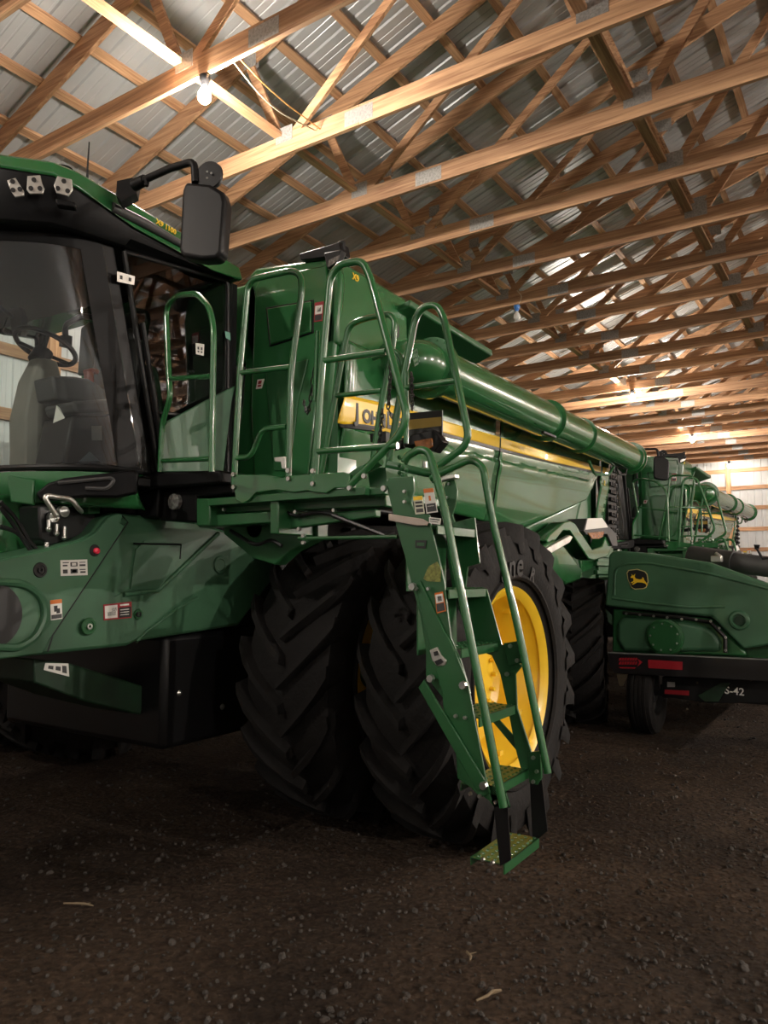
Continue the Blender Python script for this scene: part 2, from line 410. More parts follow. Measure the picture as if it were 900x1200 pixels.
# trusses
ORD = ['first', 'second', 'third', 'fourth', 'fifth', 'sixth', 'seventh', 'eighth', 'ninth', 'tenth', 'eleventh', 'twelfth', 'thirteenth', 'fourteenth',
       'fifteenth', 'sixteenth', 'seventeenth', 'eighteenth', 'nineteenth', 'twentieth', 'twenty-first']
def make_truss(y):
    global ROOT
    ROOT = V((XC, y, ZB))
    t = empty('roof_truss', ROOT, 'wooden roof truss', 'roof truss', 'wooden roof trusses across the barn')
    T = .019
    MB().span((XL+.06, y-T, ZB), (-3.65, y+T, ZB+.184)).build('bottom_chord', WOODX, t, smooth=False)
    MB().span((-3.645, y-T, ZB), (5.4, y+T, ZB+.184)).build('bottom_chord', WOODX, t, smooth=False)
    MB().span((5.405, y-T, ZB), (XR-.06, y+T, ZB+.184)).build('bottom_chord', WOODX, t, smooth=False)
    for s in (0, 1):
        f = (lambda x: x) if not s else (lambda x: 2*XC-x)
        p = lambda x, dz=0: V((f(x), y-T, ztop(x)+dz))
        MB().prism([p(XL-.2), p(XC), p(XC, .20), p(XL-.2, .20)], (0, 2*T, 0)).build('top_chord', WOODX, t, smooth=False)
        def web(x0, z0, x1, z1, h=.09):
            MB().bar((f(x0), y, z0), (f(x1), y, z1), 2*T-.002, h, (f(x0)-f(x1), 0, z0-z1) if 0 else V((-(z1-z0), 0, (f(x1)-f(x0))))).build('web_member', WOODX, t, smooth=False)
        web(-4.55, ZB+.15, -4.98, ztop(-4.98)+.05)
        web(-4.42, ZB+.15, -2.05, ztop(-2.05)+.03)
        web(-1.65, ZB+.15, -2.30, ztop(-2.30)+.05, .14)
        web(-1.52, ZB+.15, .55, ztop(.55)+.03)
        web(1.27, ZB+.15, .62, ztop(.62)+.05, .14)
        web(1.41, ZB+.15, 2.72, ztop(2.72)+.03)
        pass
        for x, w, h, z in ((-3.65, .30, .14, ZB+.09), (-4.5, .20, .15, ZB+.19), (-1.58, .24, .16, ZB+.19), (1.34, .24, .16, ZB+.19), (.58, .2, .16, ztop(.58)+.02), (-2.17, .22, .16, ztop(-2.17)+.02), (-4.95, .16, .14, ztop(-4.95)+.04)):
            mb = MB()
            for q in (-1, 1): mb.span((f(x)-w/2, y+q*(T+.0005), z-h/2), (f(x)+w/2, y+q*(T+.0025), z+h/2))
            o = mb.build('gusset_plate', PLATE, t, smooth=False)
    mb = MB()
    for q in (-1, 1): mb.span((XC-.13, y+q*(T+.0005), ztop(XC)-.05), (XC+.13, y+q*(T+.0025), ztop(XC)+.16))
    mb.build('gusset_plate', PLATE, t, smooth=False)
    ROOT = V((0, 0, 0))
    return t
proto = make_truss(TY(1))
proto['label'] = 'nearest wooden roof truss, with the brightest lit bulb on its bottom chord'
for n in list(range(-4, 1))+list(range(2, 22)):
    c = copy_tree(proto); c.location = (XC, TY(n), ZB)
    if n < 1:
        c['label'] = 'wooden roof truss above the cab, in front of the truss with the nearest bulb' if n == 0 else 'wooden roof truss behind the viewer, %s from the cab towards the near wall' % ORD[-n]
    else:
        c['label'] = '%s wooden roof truss counted back from the one with the nearest bulb' % ORD[n-1]
# lamps
def make_lamp(y, x, lit, label, holder=None, drop=0):
    global ROOT
    ROOT = V((x, y, ZB-.02))
    t = empty('light_bulb', ROOT, label, 'light bulb', 'bare bulbs under the trusses')
    z = ZB-.012-drop
    if drop: MB().cyl((x, y, z-.01), (x, y, ZB), .006, seg=6).build('drop_cord', BLACK, t)
    hm = holder or BLACK
    MB().lathe([(0, .0), (0, .045), (.02, .046), (.05, .036), (.085, .022), (.085, 0)], (x, y, z), (0, 0, -1), 20).build('lamp_holder', hm, t)
    MB().lathe([(.08, .016), (.095, .018), (.115, .034), (.145, .050), (.175, .052), (.20, .042), (.218, .022), (.223, 0)], (x, y, z), (0, 0, -1), 14).build('bulb', (BULBM if lit == 5 else BULBN if lit == 4 else BULBR if lit == 3 else BULB if lit == 1 else BULBW if lit else BULBOFF), t)
    ROOT = V((0, 0, 0))
    return t
LX = -4.28
make_lamp(TY(1), LX, 5, 'brightest lit bulb, hanging from the nearest truss above the cab')
make_lamp(TY(6), LX, False, 'unlit bulb in a blue and white holder under the sixth truss', BLUEP)
make_lamp(TY(11), LX, True, 'lit bulb above the far end of the long green tube, nearest of the far bulbs')
make_lamp(TY(16), LX, True, 'lit bulb, middle one of the three far bulbs above the second combine')
make_lamp(TY(21), LX, 2, 'lit bulb farthest back, right in front of the metal end wall')
make_lamp(TY(-4), LX, 1, 'lit bulb behind the viewer in line with the bulbs over the combines')
for n, nm in ((-4, 'nearest the near wall'), (1, 'beside the front combine'), (6, 'beside the rear of the front combine'), (11, 'beside the second combine'), (16, 'towards the far end'), (21, 'at the far end wall')):
    make_lamp(TY(n), 9.88, 4 if n == -4 else 3, 'lit bulb of the right hand row, '+nm)
# cords
def cord(pts, r, m, label):
    mb = MB(); mb.tube(fillet(pts, .3, 8), r, 6); tag(mb.build('power_cord', m, None), label, 'cord')
a = V((-4.2, TY(1)+.03, ZB+.02)); 
p1, p2 = at(266, 63, Y=TY(1)+.05), at(370, 134, Y=TY(2)-.025)
p2.z = ZB+.10
mid = (p1+p2)/2+V((-.05, 0, -.10))
cord([p1, mid, p2], .006, CORDW, 'cream power cord sagging between the first and second trusses')
q1, q2 = p1+V((.04, 0, .02)), p2+V((.05, 0, .0))
cord([q1, (q1+q2)/2+V((-.04, 0, -.02)), q2], .006, CORD, 'orange power cord running beside the cream one between two trusses')
x6 = LX
cord([V((x6+.02, TY(6)-.025, ZB+.20)), V((x6+.10, TY(6)-.03, ZB+.1)), V((x6+.04, TY(6)-.02, ZB-.005))], .005, CORDW, 'short cord feeding the unlit bulb with the blue holder')



# ------------------------------------------------------------------ the combine
CX = -4.55; SX = -2.79
def mx(p): return V((2*CX-p[0], p[1], p[2]))
def P3(pts, **k): return [at(x, y, **k) for x, y in pts]

def build_wheel(root, cx, cy, R0, w, rr, nl, face, name='tire', letters=False):
    """face=+1: dish opens towards +x"""
    cz = R0-.012; c = V((cx, cy, cz)); hw = w/2; base = R0-.06
    prof = [(-hw*.72, rr-.012), (-hw*.80, rr+.03), (-hw*.97, rr+.13), (-hw, rr+.20), (-hw*.98, base-.12), (-hw*.90, base-.035), (-hw*.6, base-.008), (0, base)]
    prof = prof+[(-a, r) for a, r in prof[-2::-1]]
    mb = MB(); mb.lathe(prof, c, (1, 0, 0), 96)
    # bead rings
    for s in (-1, 1):
        mb.lathe([(s*hw*.93, rr+.07), (s*hw*.99, rr+.085), (s*hw*.985, rr+.10), (s*hw*.93, rr+.11)], c, (1, 0, 0), 72)
    def pt(x, th, r): return V((cx+x, cy+r*math.cos(th), cz+r*math.sin(th)))
    for s in (-1, 1):
        for k in range(nl):
            th0 = 2*math.pi*(k+(.5 if s > 0 else 0))/nl
            secs = []
            for t, xo, ro, rb, hwid in ((0, -.02, R0, base-.03, .034), (.25, .25, R0, base-.03, .034), (.5, .55, R0-.003, base-.03, .036), (.75, .82, R0-.010, base-.05, .041), (1, 1.015, R0-.028, base-.09, .048), (1.06, 1.03, base-.13, base-.15, .05)):
                x = s*hw*xo; th = th0-(t**1.15)*.40*(.98/R0)**.3
                sk = .010
                secs.append([pt(x, th-hwid/R0-sk, rb), pt(x, th-hwid/R0*.72, ro), pt(x, th+hwid/R0*.72, ro), pt(x, th+hwid/R0+sk, rb)])
            vs = [p for q in secs for p in q]; fs = []
            for i in range(len(secs)-1):
                for j in range(3): fs.append((i*4+j, i*4+j+1, (i+1)*4+j+1, (i+1)*4+j))
                fs.append((i*4+3, i*4, (i+1)*4, (i+1)*4+3))
            fs.append((0, 1, 2, 3)); e = (len(secs)-1)*4; fs.append((e+3, e+2, e+1, e))
            mb.add(vs, fs)
    tire = mb.build(name, RUBBER, root, ang=35)
    # rim
    f = face; mb = MB()
    mb.lathe([(f*(hw*.70), rr-.03), (f*(hw*.78), rr-.008), (f*(hw*.84), rr+.022), (f*(hw*.80), rr+.030), (f*(hw*.74), rr+.012)], c, (1, 0, 0), 72)
    mb.lathe([(f*hw*.72, rr-.008), (f*hw*.60, rr-.030), (f*hw*.35, rr-.038), (f*hw*.22, rr-.075), (-f*hw*.05, rr-.085), (-f*hw*.22, rr-.095), (-f*hw*.34, rr-.14), (-f*hw*.30, rr*.55), (-f*hw*.22, rr*.42), (-f*hw*.02, rr*.40), (f*hw*.0, rr*.26), (f*hw*.02, 0)], c, (1, 0, 0), 72)
    mb.lathe([(-f*hw*.82, rr+.02), (-f*hw*.72, rr-.02), (-f*hw*.4, rr-.07), (-f*hw*.3, rr-.1)], c, (1, 0, 0), 48)
    for k in range(12):
        a = 2*math.pi*k/12
        for q, rad in ((.11, .016),):
            r_ = rr*.335; p = V((cx+f*hw*.01, cy+r_*math.cos(a), cz+r_*math.sin(a))); mb.cyl(p, p+V((f*.03, 0, 0)), rad, seg=6)
    for k in range(8):
        a = 2*math.pi*k/8+.2; r_ = rr-.058
        p = V((cx+f*hw*.27, cy+r_*math.cos(a), cz+r_*math.sin(a))); mb.box(p, (.05, .05, .03))
        p = V((cx-f*hw*.31, cy+(rr*.72)*math.cos(a), cz+rr*.72*math.sin(a))); mb.cyl(p, p+V((f*.035, 0, 0)), .018, seg=6)
    mb.build('rim', YELLOW, tire, ang=40)
    if letters:
        for ch, dg in (('o', 110), ('n', 100), ('e', 90), ('R', 71)):
            a = R(180-dg) if 0 else R(dg)
            # angle measured from +y towards up; reading direction follows the arc as seen from +x
            th = a; r_ = rr+.125
            p = V((cx+hw*.985, cy+r_*math.cos(th), cz+r_*math.sin(th)))
            u = V((0, math.sin(th), -math.cos(th))); v = V((0.10, math.cos(th), math.sin(th)))
            text_mesh(ch, .21 if ch != 'R' else .11, p-u*.05-v*.03, u, v, INK, 'sidewall_lettering', tire, .004, .006)
    return tire

def Xs(z, y=5.1):
    z = z-.030*(y-5.1)*(1 if z > 2.45 else max(0, (z-2.0)/.45))
    t = [(1.8, -3.02), (2.05, -2.91), (2.2, -2.86), (2.46, -2.815), (2.57, -2.787), (2.60, -2.800), (2.615, -2.800), (2.64, -2.79), (2.92, -2.775), (3.0, -2.772), (3.15, -2.775), (3.3, -3.2)]
    for (a, xa), (b, xb) in zip(t, t[1:]):
        if z <= b: return xa+(xb-xa)*max(0, (z-a)/(b-a))
    return t[-1][1]

def rail(root, pts, name='hand_rail', r=.019, bars=(), mats=None, rad=.09):
    mb = MB(); mb.tube(fillet(pts, rad), r, 12)
    for b in bars: mb.tube(fillet(b, .05), r*.86, 10)
    return mb.build(name, mats or GREEN, root)

def build_combine():
    global ROOT
    ROOT = V((CX, 4.41, 0))
    root = empty('combine_harvester', ROOT, 'large green combine harvester in front with yellow nameplate, open ladder and dual front tires', 'combine harvester', 'green combine harvesters parked in line')
    # ---------- wheels
    build_wheel(root, -2.165, 4.41, .985, .57, .545, 21, 1, letters=True)
    build_wheel(root, -3.0, 4.41, .985, .68, .545, 21, -1)
    build_wheel(root, 2*CX+2.165, 4.41, .985, .57, .545, 21, -1)
    build_wheel(root, 2*CX+3.0, 4.41, .985, .68, .545, 21, 1)
    rw = [build_wheel(root, -2.90, 8.36, .80, .62, .33, 18, -1)]
    rw.append(build_wheel(root, 2*CX+2.90, 8.36, .80, .62, .33, 18, 1))
    for t, x in zip(rw, (-2.90, 2*CX+2.90)):
        c = V((x, 8.36, 0))-ROOT
        M = Matrix.Translation(c) @ Matrix.Rotation(R(15), 4, 'Z') @ Matrix.Translation(-c)
        for o in [t]+list(t.children): o.data.transform(M)
    mb = MB(); mb.cyl((-2.2, 4.41, .97), (2*CX+2.2, 4.41, .97), .13); mb.box((CX, 4.41, .97), (1.9, .42, .42))
    for s in (0, 1):
        g = (lambda p: V(p)) if not s else mx
        mb.cyl(g((-3.42, 4.41, .97)), g((-3.2, 4.41, .97)), .3)
    mb.build('front_axle', GREEN2, root, .01)
    mb = MB(); mb.cyl((-2.8, 8.36, .78), (2*CX+2.8, 8.36, .78), .08); mb.box((CX, 8.36, .85), (2.6, .22, .24)); mb.build('rear_axle', GREEN2, root, .01)
    # ---------- chassis
    mb = MB()
    mb.span((-5.35, 3.3, 1.15), (-3.75, 5.6, 2.1)); mb.span((-6.0, 5.6, .95), (-3.25, 8.0, 2.05)); mb.span((-5.5, 8.0, 1.25), (-3.6, 9.6, 2.2))
    mb.span((-6.05, 3.8, 2.06), (-3.06, 9.2, 2.3)); mb.span((-5.9, 3.8, 2.2), (-3.2, 9.4, 3.0))
    mb.build('chassis', BLACK, root, .02)
    mb = MB(); mb.span((-5.7, 4.7, 2.95), (-3.35, 9.2, 3.10)); mb.span((-5.9, 6.0, 3.02), (-3.2, 9.3, 3.07)); mb.build('roof_deck', GREEN, root, .03)
    # ---------- side panels
    def panel(name, y0, y1, lo, hi, ny, s, bulge=.0):
        rows = []
        for i in range(ny+1):
            y = y0+(y1-y0)*i/ny; zl, zh = lo(y), hi(y); row = []
            for z in sorted(set([zl, zh]+[q for q in (2.12, 2.2, 2.33, 2.46, 2.50, 2.54, 2.57, 2.60, 2.66, 2.79, 2.92, 2.96, 3.0, 3.07, 3.12) if 0])): row.append(z)
            zs = [zl+(zh-zl)*j/40 for j in range(41)]
            rows.append([V((Xs(z, y), y, z)) if not s else mx((Xs(z, y), y, z)) for z in zs])
        mb = MB(); mb.grid(rows)
        return mb.build(name, GREEN, root, solid=.016, ang=25)
    def interp(pts):
        def f(y):
            for (a, za), (b, zb) in zip(pts, pts[1:]):
                if y <= b: return za+(zb-za)*(y-a)/(b-a)
            return pts[-1][1]
        return f
    top = lambda y: 3.10
    for s in (0, 1):
        panel('side_panel', 3.80, 6.10, interp([(3.8, 2.16), (5.0, 2.14), (6.1, 2.08)]), top, 20, s)
        panel('side_panel', 6.115, 9.0, interp([(6.1, 2.08), (6.86, 2.06), (8.57, 2.48), (8.8, 2.72), (9.0, 2.86)]), top, 40, s)
        panel('rear_side_panel', 9.02, 9.36, interp([(9.0, 2.2), (9.36, 2.12)]), top, 6, s)
        g = (lambda p: V(p)) if not s else mx
        mb = MB(); mb.prism([g(p) for p in ((-2.93, 6.7, 2.02), (-2.93, 8.6, 2.46), (-2.90, 8.2, 3.0), (-2.90, 9.05, 3.0), (-2.93, 9.05, 1.95), (-2.93, 8.2, 1.75), (-2.93, 7.0, 1.8))], (-.12 if not s else .12, 0, 0))
        mb.build('lower_side_panel', GREEN2, root, .03)
    # stripe, nameplate and lettering
    def on_side(y, z, off=.010): return V((Xs(z, y)+off, y, z))
    def side_strip(name, cols, m, off):
        rows = []
        for y, z0, z1 in cols: rows.append([on_side(y, z0+(z1-z0)*k/8, off) for k in range(9)])
        mb = MB(); mb.grid(rows); return mb.build(name, m, root, solid=.002)
    def zc(px, py): p = at(px, py, X=-2.782); return p.y, p.z
    def cols(*q):
        out = []
        for px, t, b in q: (y, z1), (_, z0) = zc(px, t), zc(px, b); out.append((y, z0, z1))
        return out
    side_strip('black_stripe', [(3.75, 2.53, 2.57)]+cols((455, 491, 508), (519, 505.5, 511), (585, 523.5, 529), (703, 552.5, 556.5)), INK, .0095)
    side_strip('yellow_stripe', cols((470, 480, 494), (519, 493.5, 507), (584.3, 512.3, 524.7)), DECALY, .011)
    side_strip('yellow_stripe', cols((586, 512.9, 525.2), (645, 531, 541), (703, 546.8, 553.2)), DECALY, .011)
    side_strip('yellow_stripe', cols((705.5, 547.4, 553.7), (713.5, 549.5, 555.5)), DECALY, .011)
    mb = MB(); mb.grid([[V((Xs(z, y)+.0105, y, z)) for z in [2.09+k*.02 for k in range(51)]] for y in (6.100, 6.118)]); mb.build('panel_seam', SEAM, root, solid=.002)
    plate = side_strip('nameplate', [(3.735, 2.555, 2.60), (3.79, 2.558, 2.745), (4.10, 2.568, 2.765), (4.80, 2.59, 2.80)], DECALY, .0125)
    u = V((0, 1, .032)); v = V((0, 0, 1))
    def word(txt, y, size):
        z = 2.605+(y-3.9)*.032
        return text_mesh(txt, size, V((-2.7735, y, z)), u, v, INK, 'lettering', plate, .006, .003)
    word('J', 3.905, .155); word('OHN', 3.985, .118); word('D', 4.27, .155); word('EERE', 4.385, .118)
    text_mesh('0', .15, V((-2.785, 4.38, 3.28)), (0, 1, 0), (0, 0, 1), INK, 'model_lettering', root, .003)
    text_mesh('2', .09, V((-2.785, 9.15, 2.70)), (0, 1, 0), (0, 0, 1), DECALY, 'model_lettering', root, .002)
    # ---------- grain tank
    mb = MB()
    side = [(3.74, 3.06), (3.74, 3.62), (4.60, 3.61), (4.60, 3.06)]
    mb.prism([V((-2.80, y, z)) for y, z in side], (-2.05, 0, 0)); mb.prism([V((-4.85, y, z)) for y, z in ((4.35, 3.06), (4.35, 3.60), (4.60, 3.60), (4.60, 3.06))], (-1.45, 0, 0))
    tank = mb.build('grain_tank', GREEN, root, .025)
    mb = MB(); mb.span((-6.0, 4.58, 3.04), (-3.1, 7.6, 3.42)); mb.build('tank_rear', GREEN2, tank, .03)
    # ledge under the tank side
    mb = MB(); mb.prism([V((-2.80, 3.76, 3.075)), V((-2.80, 4.62, 3.085)), V((-2.95, 5.3, 3.02)), V((-2.95, 3.76, 2.98))], (-.05, 0, 0))
    mb.build('tank_ledge', GREEN2, tank, .006)
    # open cover flap to the rear of the tank side
    a0, a1 = V((-2.70, 4.46, 3.505)), V((-2.70, 5.82, 3.48))
    mb = MB(); mb.prism([a0, a1, a1+V((-.62, .1, -.17)), a0+V((-.62, 0, -.17))], (0, 0, .05)); 
    mb.span((-2.74, 4.46, 3.40), (-2.70, 5.82, 3.53)) if 0 else None
    mb.build('tank_cover', GREEN2, tank, .012)
    mb = MB(); mb.prism([V((-3.3, 4.60, 3.42)), V((-2.76, 4.60, 3.49)), V((-2.86, 4.60, 3.1)), V((-3.3, 4.6, 3.06))], (0, .04, 0)); mb.build('tank_end_plate', GREEN2, tank, .006)
    # ---------- bulkhead (front face of the tank body)
    Y_ = 3.74
    face = P3([(292, 322), (300, 314), (396, 300), (399, 330), (378, 566), (270, 562), (283, 470)], Y=Y_)
    mb = MB(); mb.prism(face, (0, .06, 0)); bh = mb.build('bulkhead', GREEN, root, .02)
    mb = MB(); mb.prism([V((-3.62, 3.78, 2.0)), V((-3.62, 3.78, 3.4)), V((-2.82, 3.78, 3.4)), V((-2.82, 3.78, 2.0))], (0, .2, 0)); mb.build('bulkhead_back', GREEN2, bh)
    # raised frame down the face
    f = P3([(301, 338), (308, 326), (384, 312), (386, 330), (372, 470), (362, 560), (300, 560), (296, 480)], Y=Y_)
    mb = MB(); mb.prism(f, (0, -.018, 0)); mb.build('bulkhead_panel', GREEN, bh, .012)
    hatch = P3([(314, 362), (366, 353.5), (366, 389), (318, 404.5)], Y=Y_-.018)
    mb = MB(); mb.prism(hatch, (0, -.016, 0)); hd = mb.build('hatch', GREEN, bh, .008)
    cen = sum(hatch, V())/4
    mb = MB(); mb.tube([cen+(p-cen)*1.05+V((0, -.002, 0)) for p in hatch], .006, 6, closed=True); mb.build('hatch_seal', BLACK, hd)
    low = P3([(312, 433), (362, 421), (350, 470), (340, 552), (322, 552)], Y=Y_-.018)
    mb = MB(); mb.prism(low, (0, -.010, 0)); mb.build('cover_plate', GREEN2, bh, .006)
    nY = (0, -1, 0)
    def st(name, q, base, subs, par, nrm, **k): return sticker(name, P3(q, **k), par, base, subs, nrm)
    st('warning_label', [(369, 355), (379.5, 353), (378, 376), (368, 377.5)], RED, [(.1, .18, .9, .62, WHITE), (.3, .28, .75, .5, INK), (.1, .66, .9, .94, INK)], bh, nY, Y=Y_-.02)
    st('warning_label', [(302, 445), (310, 444), (307, 455), (300, 456)], WHITE, [(.2, .15, .7, .5, RED), (.25, .6, .8, .8, RED)], bh, nY, Y=Y_-.02)
    # lamp bracket on the tank corner
    q = P3([(350, 297), (398, 283), (401, 299), (352, 305)], Y=3.70)
    mb = MB(); mb.prism(q, (0, .10, 0)); mb.prism(P3([(379, 296), (400, 292), (392, 312), (383, 315)], Y=3.66), (0, .06, 0))
    wl = mb.build('tank_lamp', BLACK, root, .008)
    mb = MB(); mb.prism(P3([(386, 305), (399, 299), (396, 306), (385, 314)], Y=3.655), (0, -.006, 0)); mb.build('lamp_lens', LENS, wl)
    MB().prism(P3([(396, 283), (402, 281), (402, 291), (397, 293)], Y=3.72), (0, .03, 0)).build('lamp_bracket', BLACK, wl, .004)
    text_mesh('X9', .06, V((-2.796, 3.90, 3.535)), (0, 1, 0), (0, 0, 1), DECALY, 'model_lettering', tank, .002)
    # ---------- unloading auger
    A, B = V((-2.56, 4.44, 3.045)), V((-2.56, 9.53, 3.06)); ax = (B-A).normalized(); r = .165
    mb = MB(); mb.tube([A, A+(B-A)*.5, B], r, 40)
    aug = mb.build('unloading_auger', GREEN, root, ang=30)
    for y, dr, w in ((4.50, .05, .03), (4.56, .022, .06), (6.70, .030, .05), (7.62, .020, .03), (9.45, .022, .06), (9.52, .035, .03)):
        p = A+ax*((y-A.y)/ax.y); mb = MB(); mb.lathe([(-w/2, r-.005), (-w/2, r+dr), (w/2, r+dr), (w/2, r-.005)], p, ax, 40)
        nb = 20
        if w <= .05:
            for k in range(nb):
                a = 2*math.pi*k/nb; q = p+V((math.cos(a), 0, math.sin(a)))*(r+dr*.6); mb.cyl(q-ax*(w/2+.008), q+ax*(w/2+.008), .008, seg=6)
        mb.build('auger_collar', GREEN, aug, ang=30)
    mb = MB(); mb.tube(fillet([V((-2.56, 4.52, 3.045)), V((-2.56, 4.35, 3.05)), V((-2.90, 4.35, 3.06))], .14, 8), [.162]*11, 32); mb.build('auger_elbow', GREEN, aug)
    bq = P3([(482, 412), (489, 408), (493, 425), (486, 430)], X=-2.50); mb = MB(); mb.prism(bq, (-.02, 0, 0))
    for i in range(3):
        for j in range(3): q = bq[0]+(bq[1]-bq[0])*(.2+.3*i)+(bq[3]-bq[0])*(.2+.3*j); mb.cyl(q, q+V((.006, 0, 0)), .009, seg=8)
    mb.build('elbow_bracket', GREEN2, aug, .006)
    mb = MB(); mb.box((-2.44, 6.42, 2.865), (.03, .3, .025)); mb.build('auger_trim', BLACK, aug, .004)
    mb = MB(); mb.tube(fillet([at(690, 540, X=-2.6), at(697, 556, X=-2.6), at(714, 556, X=-2.6), at(720, 545, X=-2.6)], .06), .016, 8); mb.build('auger_cradle', GREEN2, aug)
    mb = MB(); mb.tube(fillet([at(735, 545, X=-2.55), at(733, 556, X=-2.55), at(725, 556, X=-2.55), at(722, 548, X=-2.55)], .04), .012, 8); mb.build('spout_hook', BLACK2, aug)
    # ---------- rear end
    mb = MB(); mb.span((-5.9, 9.36, 1.9), (-3.05, 9.46, 3.02)); mb.build('rear_frame', BLACK, root, .02)
    rb = root
    for k in range(46):
        pass
    mb = MB()
    random.seed(3)
    mb.span((-2.84, 9.37, 2.0), (-2.81, 9.72, 3.0))
    for i in range(4):
        for j in range(10):
            mb.box((-2.80, 9.42+i*.075, 2.08+j*.095), (.05, .04, .05))
    o = mb.build('rear_chain_guard', FASCIA, root, .004)
    mb = MB()
    for k in range(20): mb.sphere((-2.772, 9.40+random.random()*.3, 2.05+random.random()*.9), .006, 6, 4)
    mb.build('guard_bolts', STEEL, o)
    mb = MB(); mb.prism([V((-3.02, 9.58, z)) for z in (0,)] and [V((-3.02, 9.60, 2.95)), V((-3.02, 9.72, 2.6)), V((-3.02, 9.72, 2.1)), V((-3.02, 9.56, 1.9)), V((-3.02, 9.5, 2.1)), V((-3.02, 9.54, 2.7))], (2*(CX+3.02), 0, 0)); mb.build('rear_hood', GREEN, root, .03)
    mb = MB(); mb.prism([V((-3.3, 8.9, 1.2)), V((-3.3, 9.8, .9)), V((-3.3, 10.0, 1.3)), V((-3.3, 9.6, 1.9)), V((-3.3, 8.9, 1.9))], (2*(CX+3.3), 0, 0)); mb.build('straw_chopper', GREEN2, root, .02)
    # tail bracket with rear lamp
    X_ = -2.72
    rib = [(640, 633), (645, 626), (661, 612), (668, 610), (674, 613), (694, 644), (706, 640), (711, 626), (718, 640), (712, 652), (696, 657), (690, 655), (668, 622), (660, 622), (646, 640)]
    mb = MB(); mb.prism(P3(rib, X=X_), (-.16, 0, 0)); tb = mb.build('tail_bracket', GREEN, root, .012)
    mb = MB(); mb.prism(P3([(684, 622), (688, 607.5), (706, 607), (714, 617), (722, 625), (724, 640), (718, 640), (712, 626), (688, 627)], X=X_+.03), (-.22, 0, 0)); tl = mb.build('tail_lamp', DGREY, tb, .008)
    MB().prism(P3([(686, 621), (689, 607.5), (706, 607), (713, 618)], X=X_+.034), (-.02, 0, 0)).build('lamp_cover', WHITE, tl, .004)
    MB().prism(P3([(689, 624.5), (708, 622.5), (707, 629), (702, 631.5), (694, 631.5)], X=X_+.040), (-.02, 0, 0)).build('amber_lens', AMBER, tl, .004)
    mb = MB(); mb.prism(P3([(637, 640), (650, 632), (660, 638), (683, 668), (680, 680), (664, 685), (648, 672)], X=X_+.02), (-.2, 0, 0)); mb.build('mud_flap', GREEN, root, .02)
    mb = MB(); mb.prism(P3([(640, 643), (668, 627), (672, 629), (668, 636), (644, 650)], X=X_+.05), (-.05, 0, 0)); mb.build('fender_rod', ZINC, root, .01)
    mb = MB()
    for z in (1.62, 1.72, 1.82): mb.span((-2.80, 8.7, z), (-2.75, 9.5, z+.05))
    mb.span((-2.84, 8.9, 1.55), (-2.80, 9.5, 1.95)); mb.build('rear_ladder_frame', GREEN2, root, .006)

    # ---------- cab
    FX_ = -3.65
    def plan(pts, z): return [V((x, y, z)) for x, y in pts]
    half = [(-3.40, 3.52), (-3.39, 3.25), (-3.39, 2.65), (-3.395, 2.30), (-3.43, 2.18), (-3.62, 2.0), (-3.95, 1.86), (CX, 1.78)]
    def ringplan(half): return half+[(2*CX-x, y) for x, y in half[-2::-1]]
    RP = ringplan(half)
    def zroof(y): return 3.735-(y-1.8)*.078
    mb = MB(); n = len(RP)
    zg = lambda y: .055+.085*min(1, max(0, (y-2.15)/.45))*(1 if y < 3.2 else max(0.2, 1-(y-3.2)/.4))
    lo = [V((x, y, zroof(y)-zg(y))) for x, y in RP]
    hi = [V((CX+(x-CX)*.985, 2.6+(y-2.6)*.985, zroof(y)+.015)) for x, y in RP]
    hi2 = [V((CX+(x-CX)*.85, 2.6+(y-2.6)*.82, zroof(y)+.07)) for x, y in RP]
    mb.add(lo+hi+hi2, [tuple(range(n-1, -1, -1))]+[(i, (i+1) % n, n+(i+1) % n, n+i) for i in range(n)]+[(n+i, n+(i+1) % n, 2*n+(i+1) % n, 2*n+i) for i in range(n)]+[tuple(range(2*n, 3*n))])
    roof = mb.build('cab_roof', GREEN, root, .012, ang=30)
    text_mesh('X9 1100', .042, V((-3.392, 2.80, 3.625)), (0, 1, -.078), (0, 0, 1), DECALY, 'model_lettering', roof, .001)
    # dark fascia under the roof
    def zlow(y): return 3.415+(max(y, 2.4)-2.4)*.115
    mb = MB()
    up = [V((CX+(x-CX)*.99, 2.6+(y-2.6)*.99, zroof(y)-zg(y)+.005)) for x, y in RP]
    mid = [V((CX+(x-CX)*.975, 2.6+(y-2.6)*.97, (zroof(y)-zg(y))*.45+zlow(y)*.55)) for x, y in RP]
    dn = [V((CX+(x-CX)*.93, 2.6+(y-2.6)*.90, zlow(y))) for x, y in RP]
    mb.add(up+mid+dn, [tuple(range(n))]+[(i, (i+1) % n, n+(i+1) % n, n+i) for i in range(n)]+[(n+i, n+(i+1) % n, 2*n+(i+1) % n, 2*n+i) for i in range(n)]+[tuple(range(3*n-1, 2*n-1, -1))])
    vis = mb.build('roof_fascia', FASCIA, roof, .015, ang=30)
    # work-light brackets on the chamfer of the fascia
    pn = V((1, -1.02, 0)).normalized(); pp = V((-3.52, 2.09, 3.6))
    pl = (pp+pn*.035, pn)
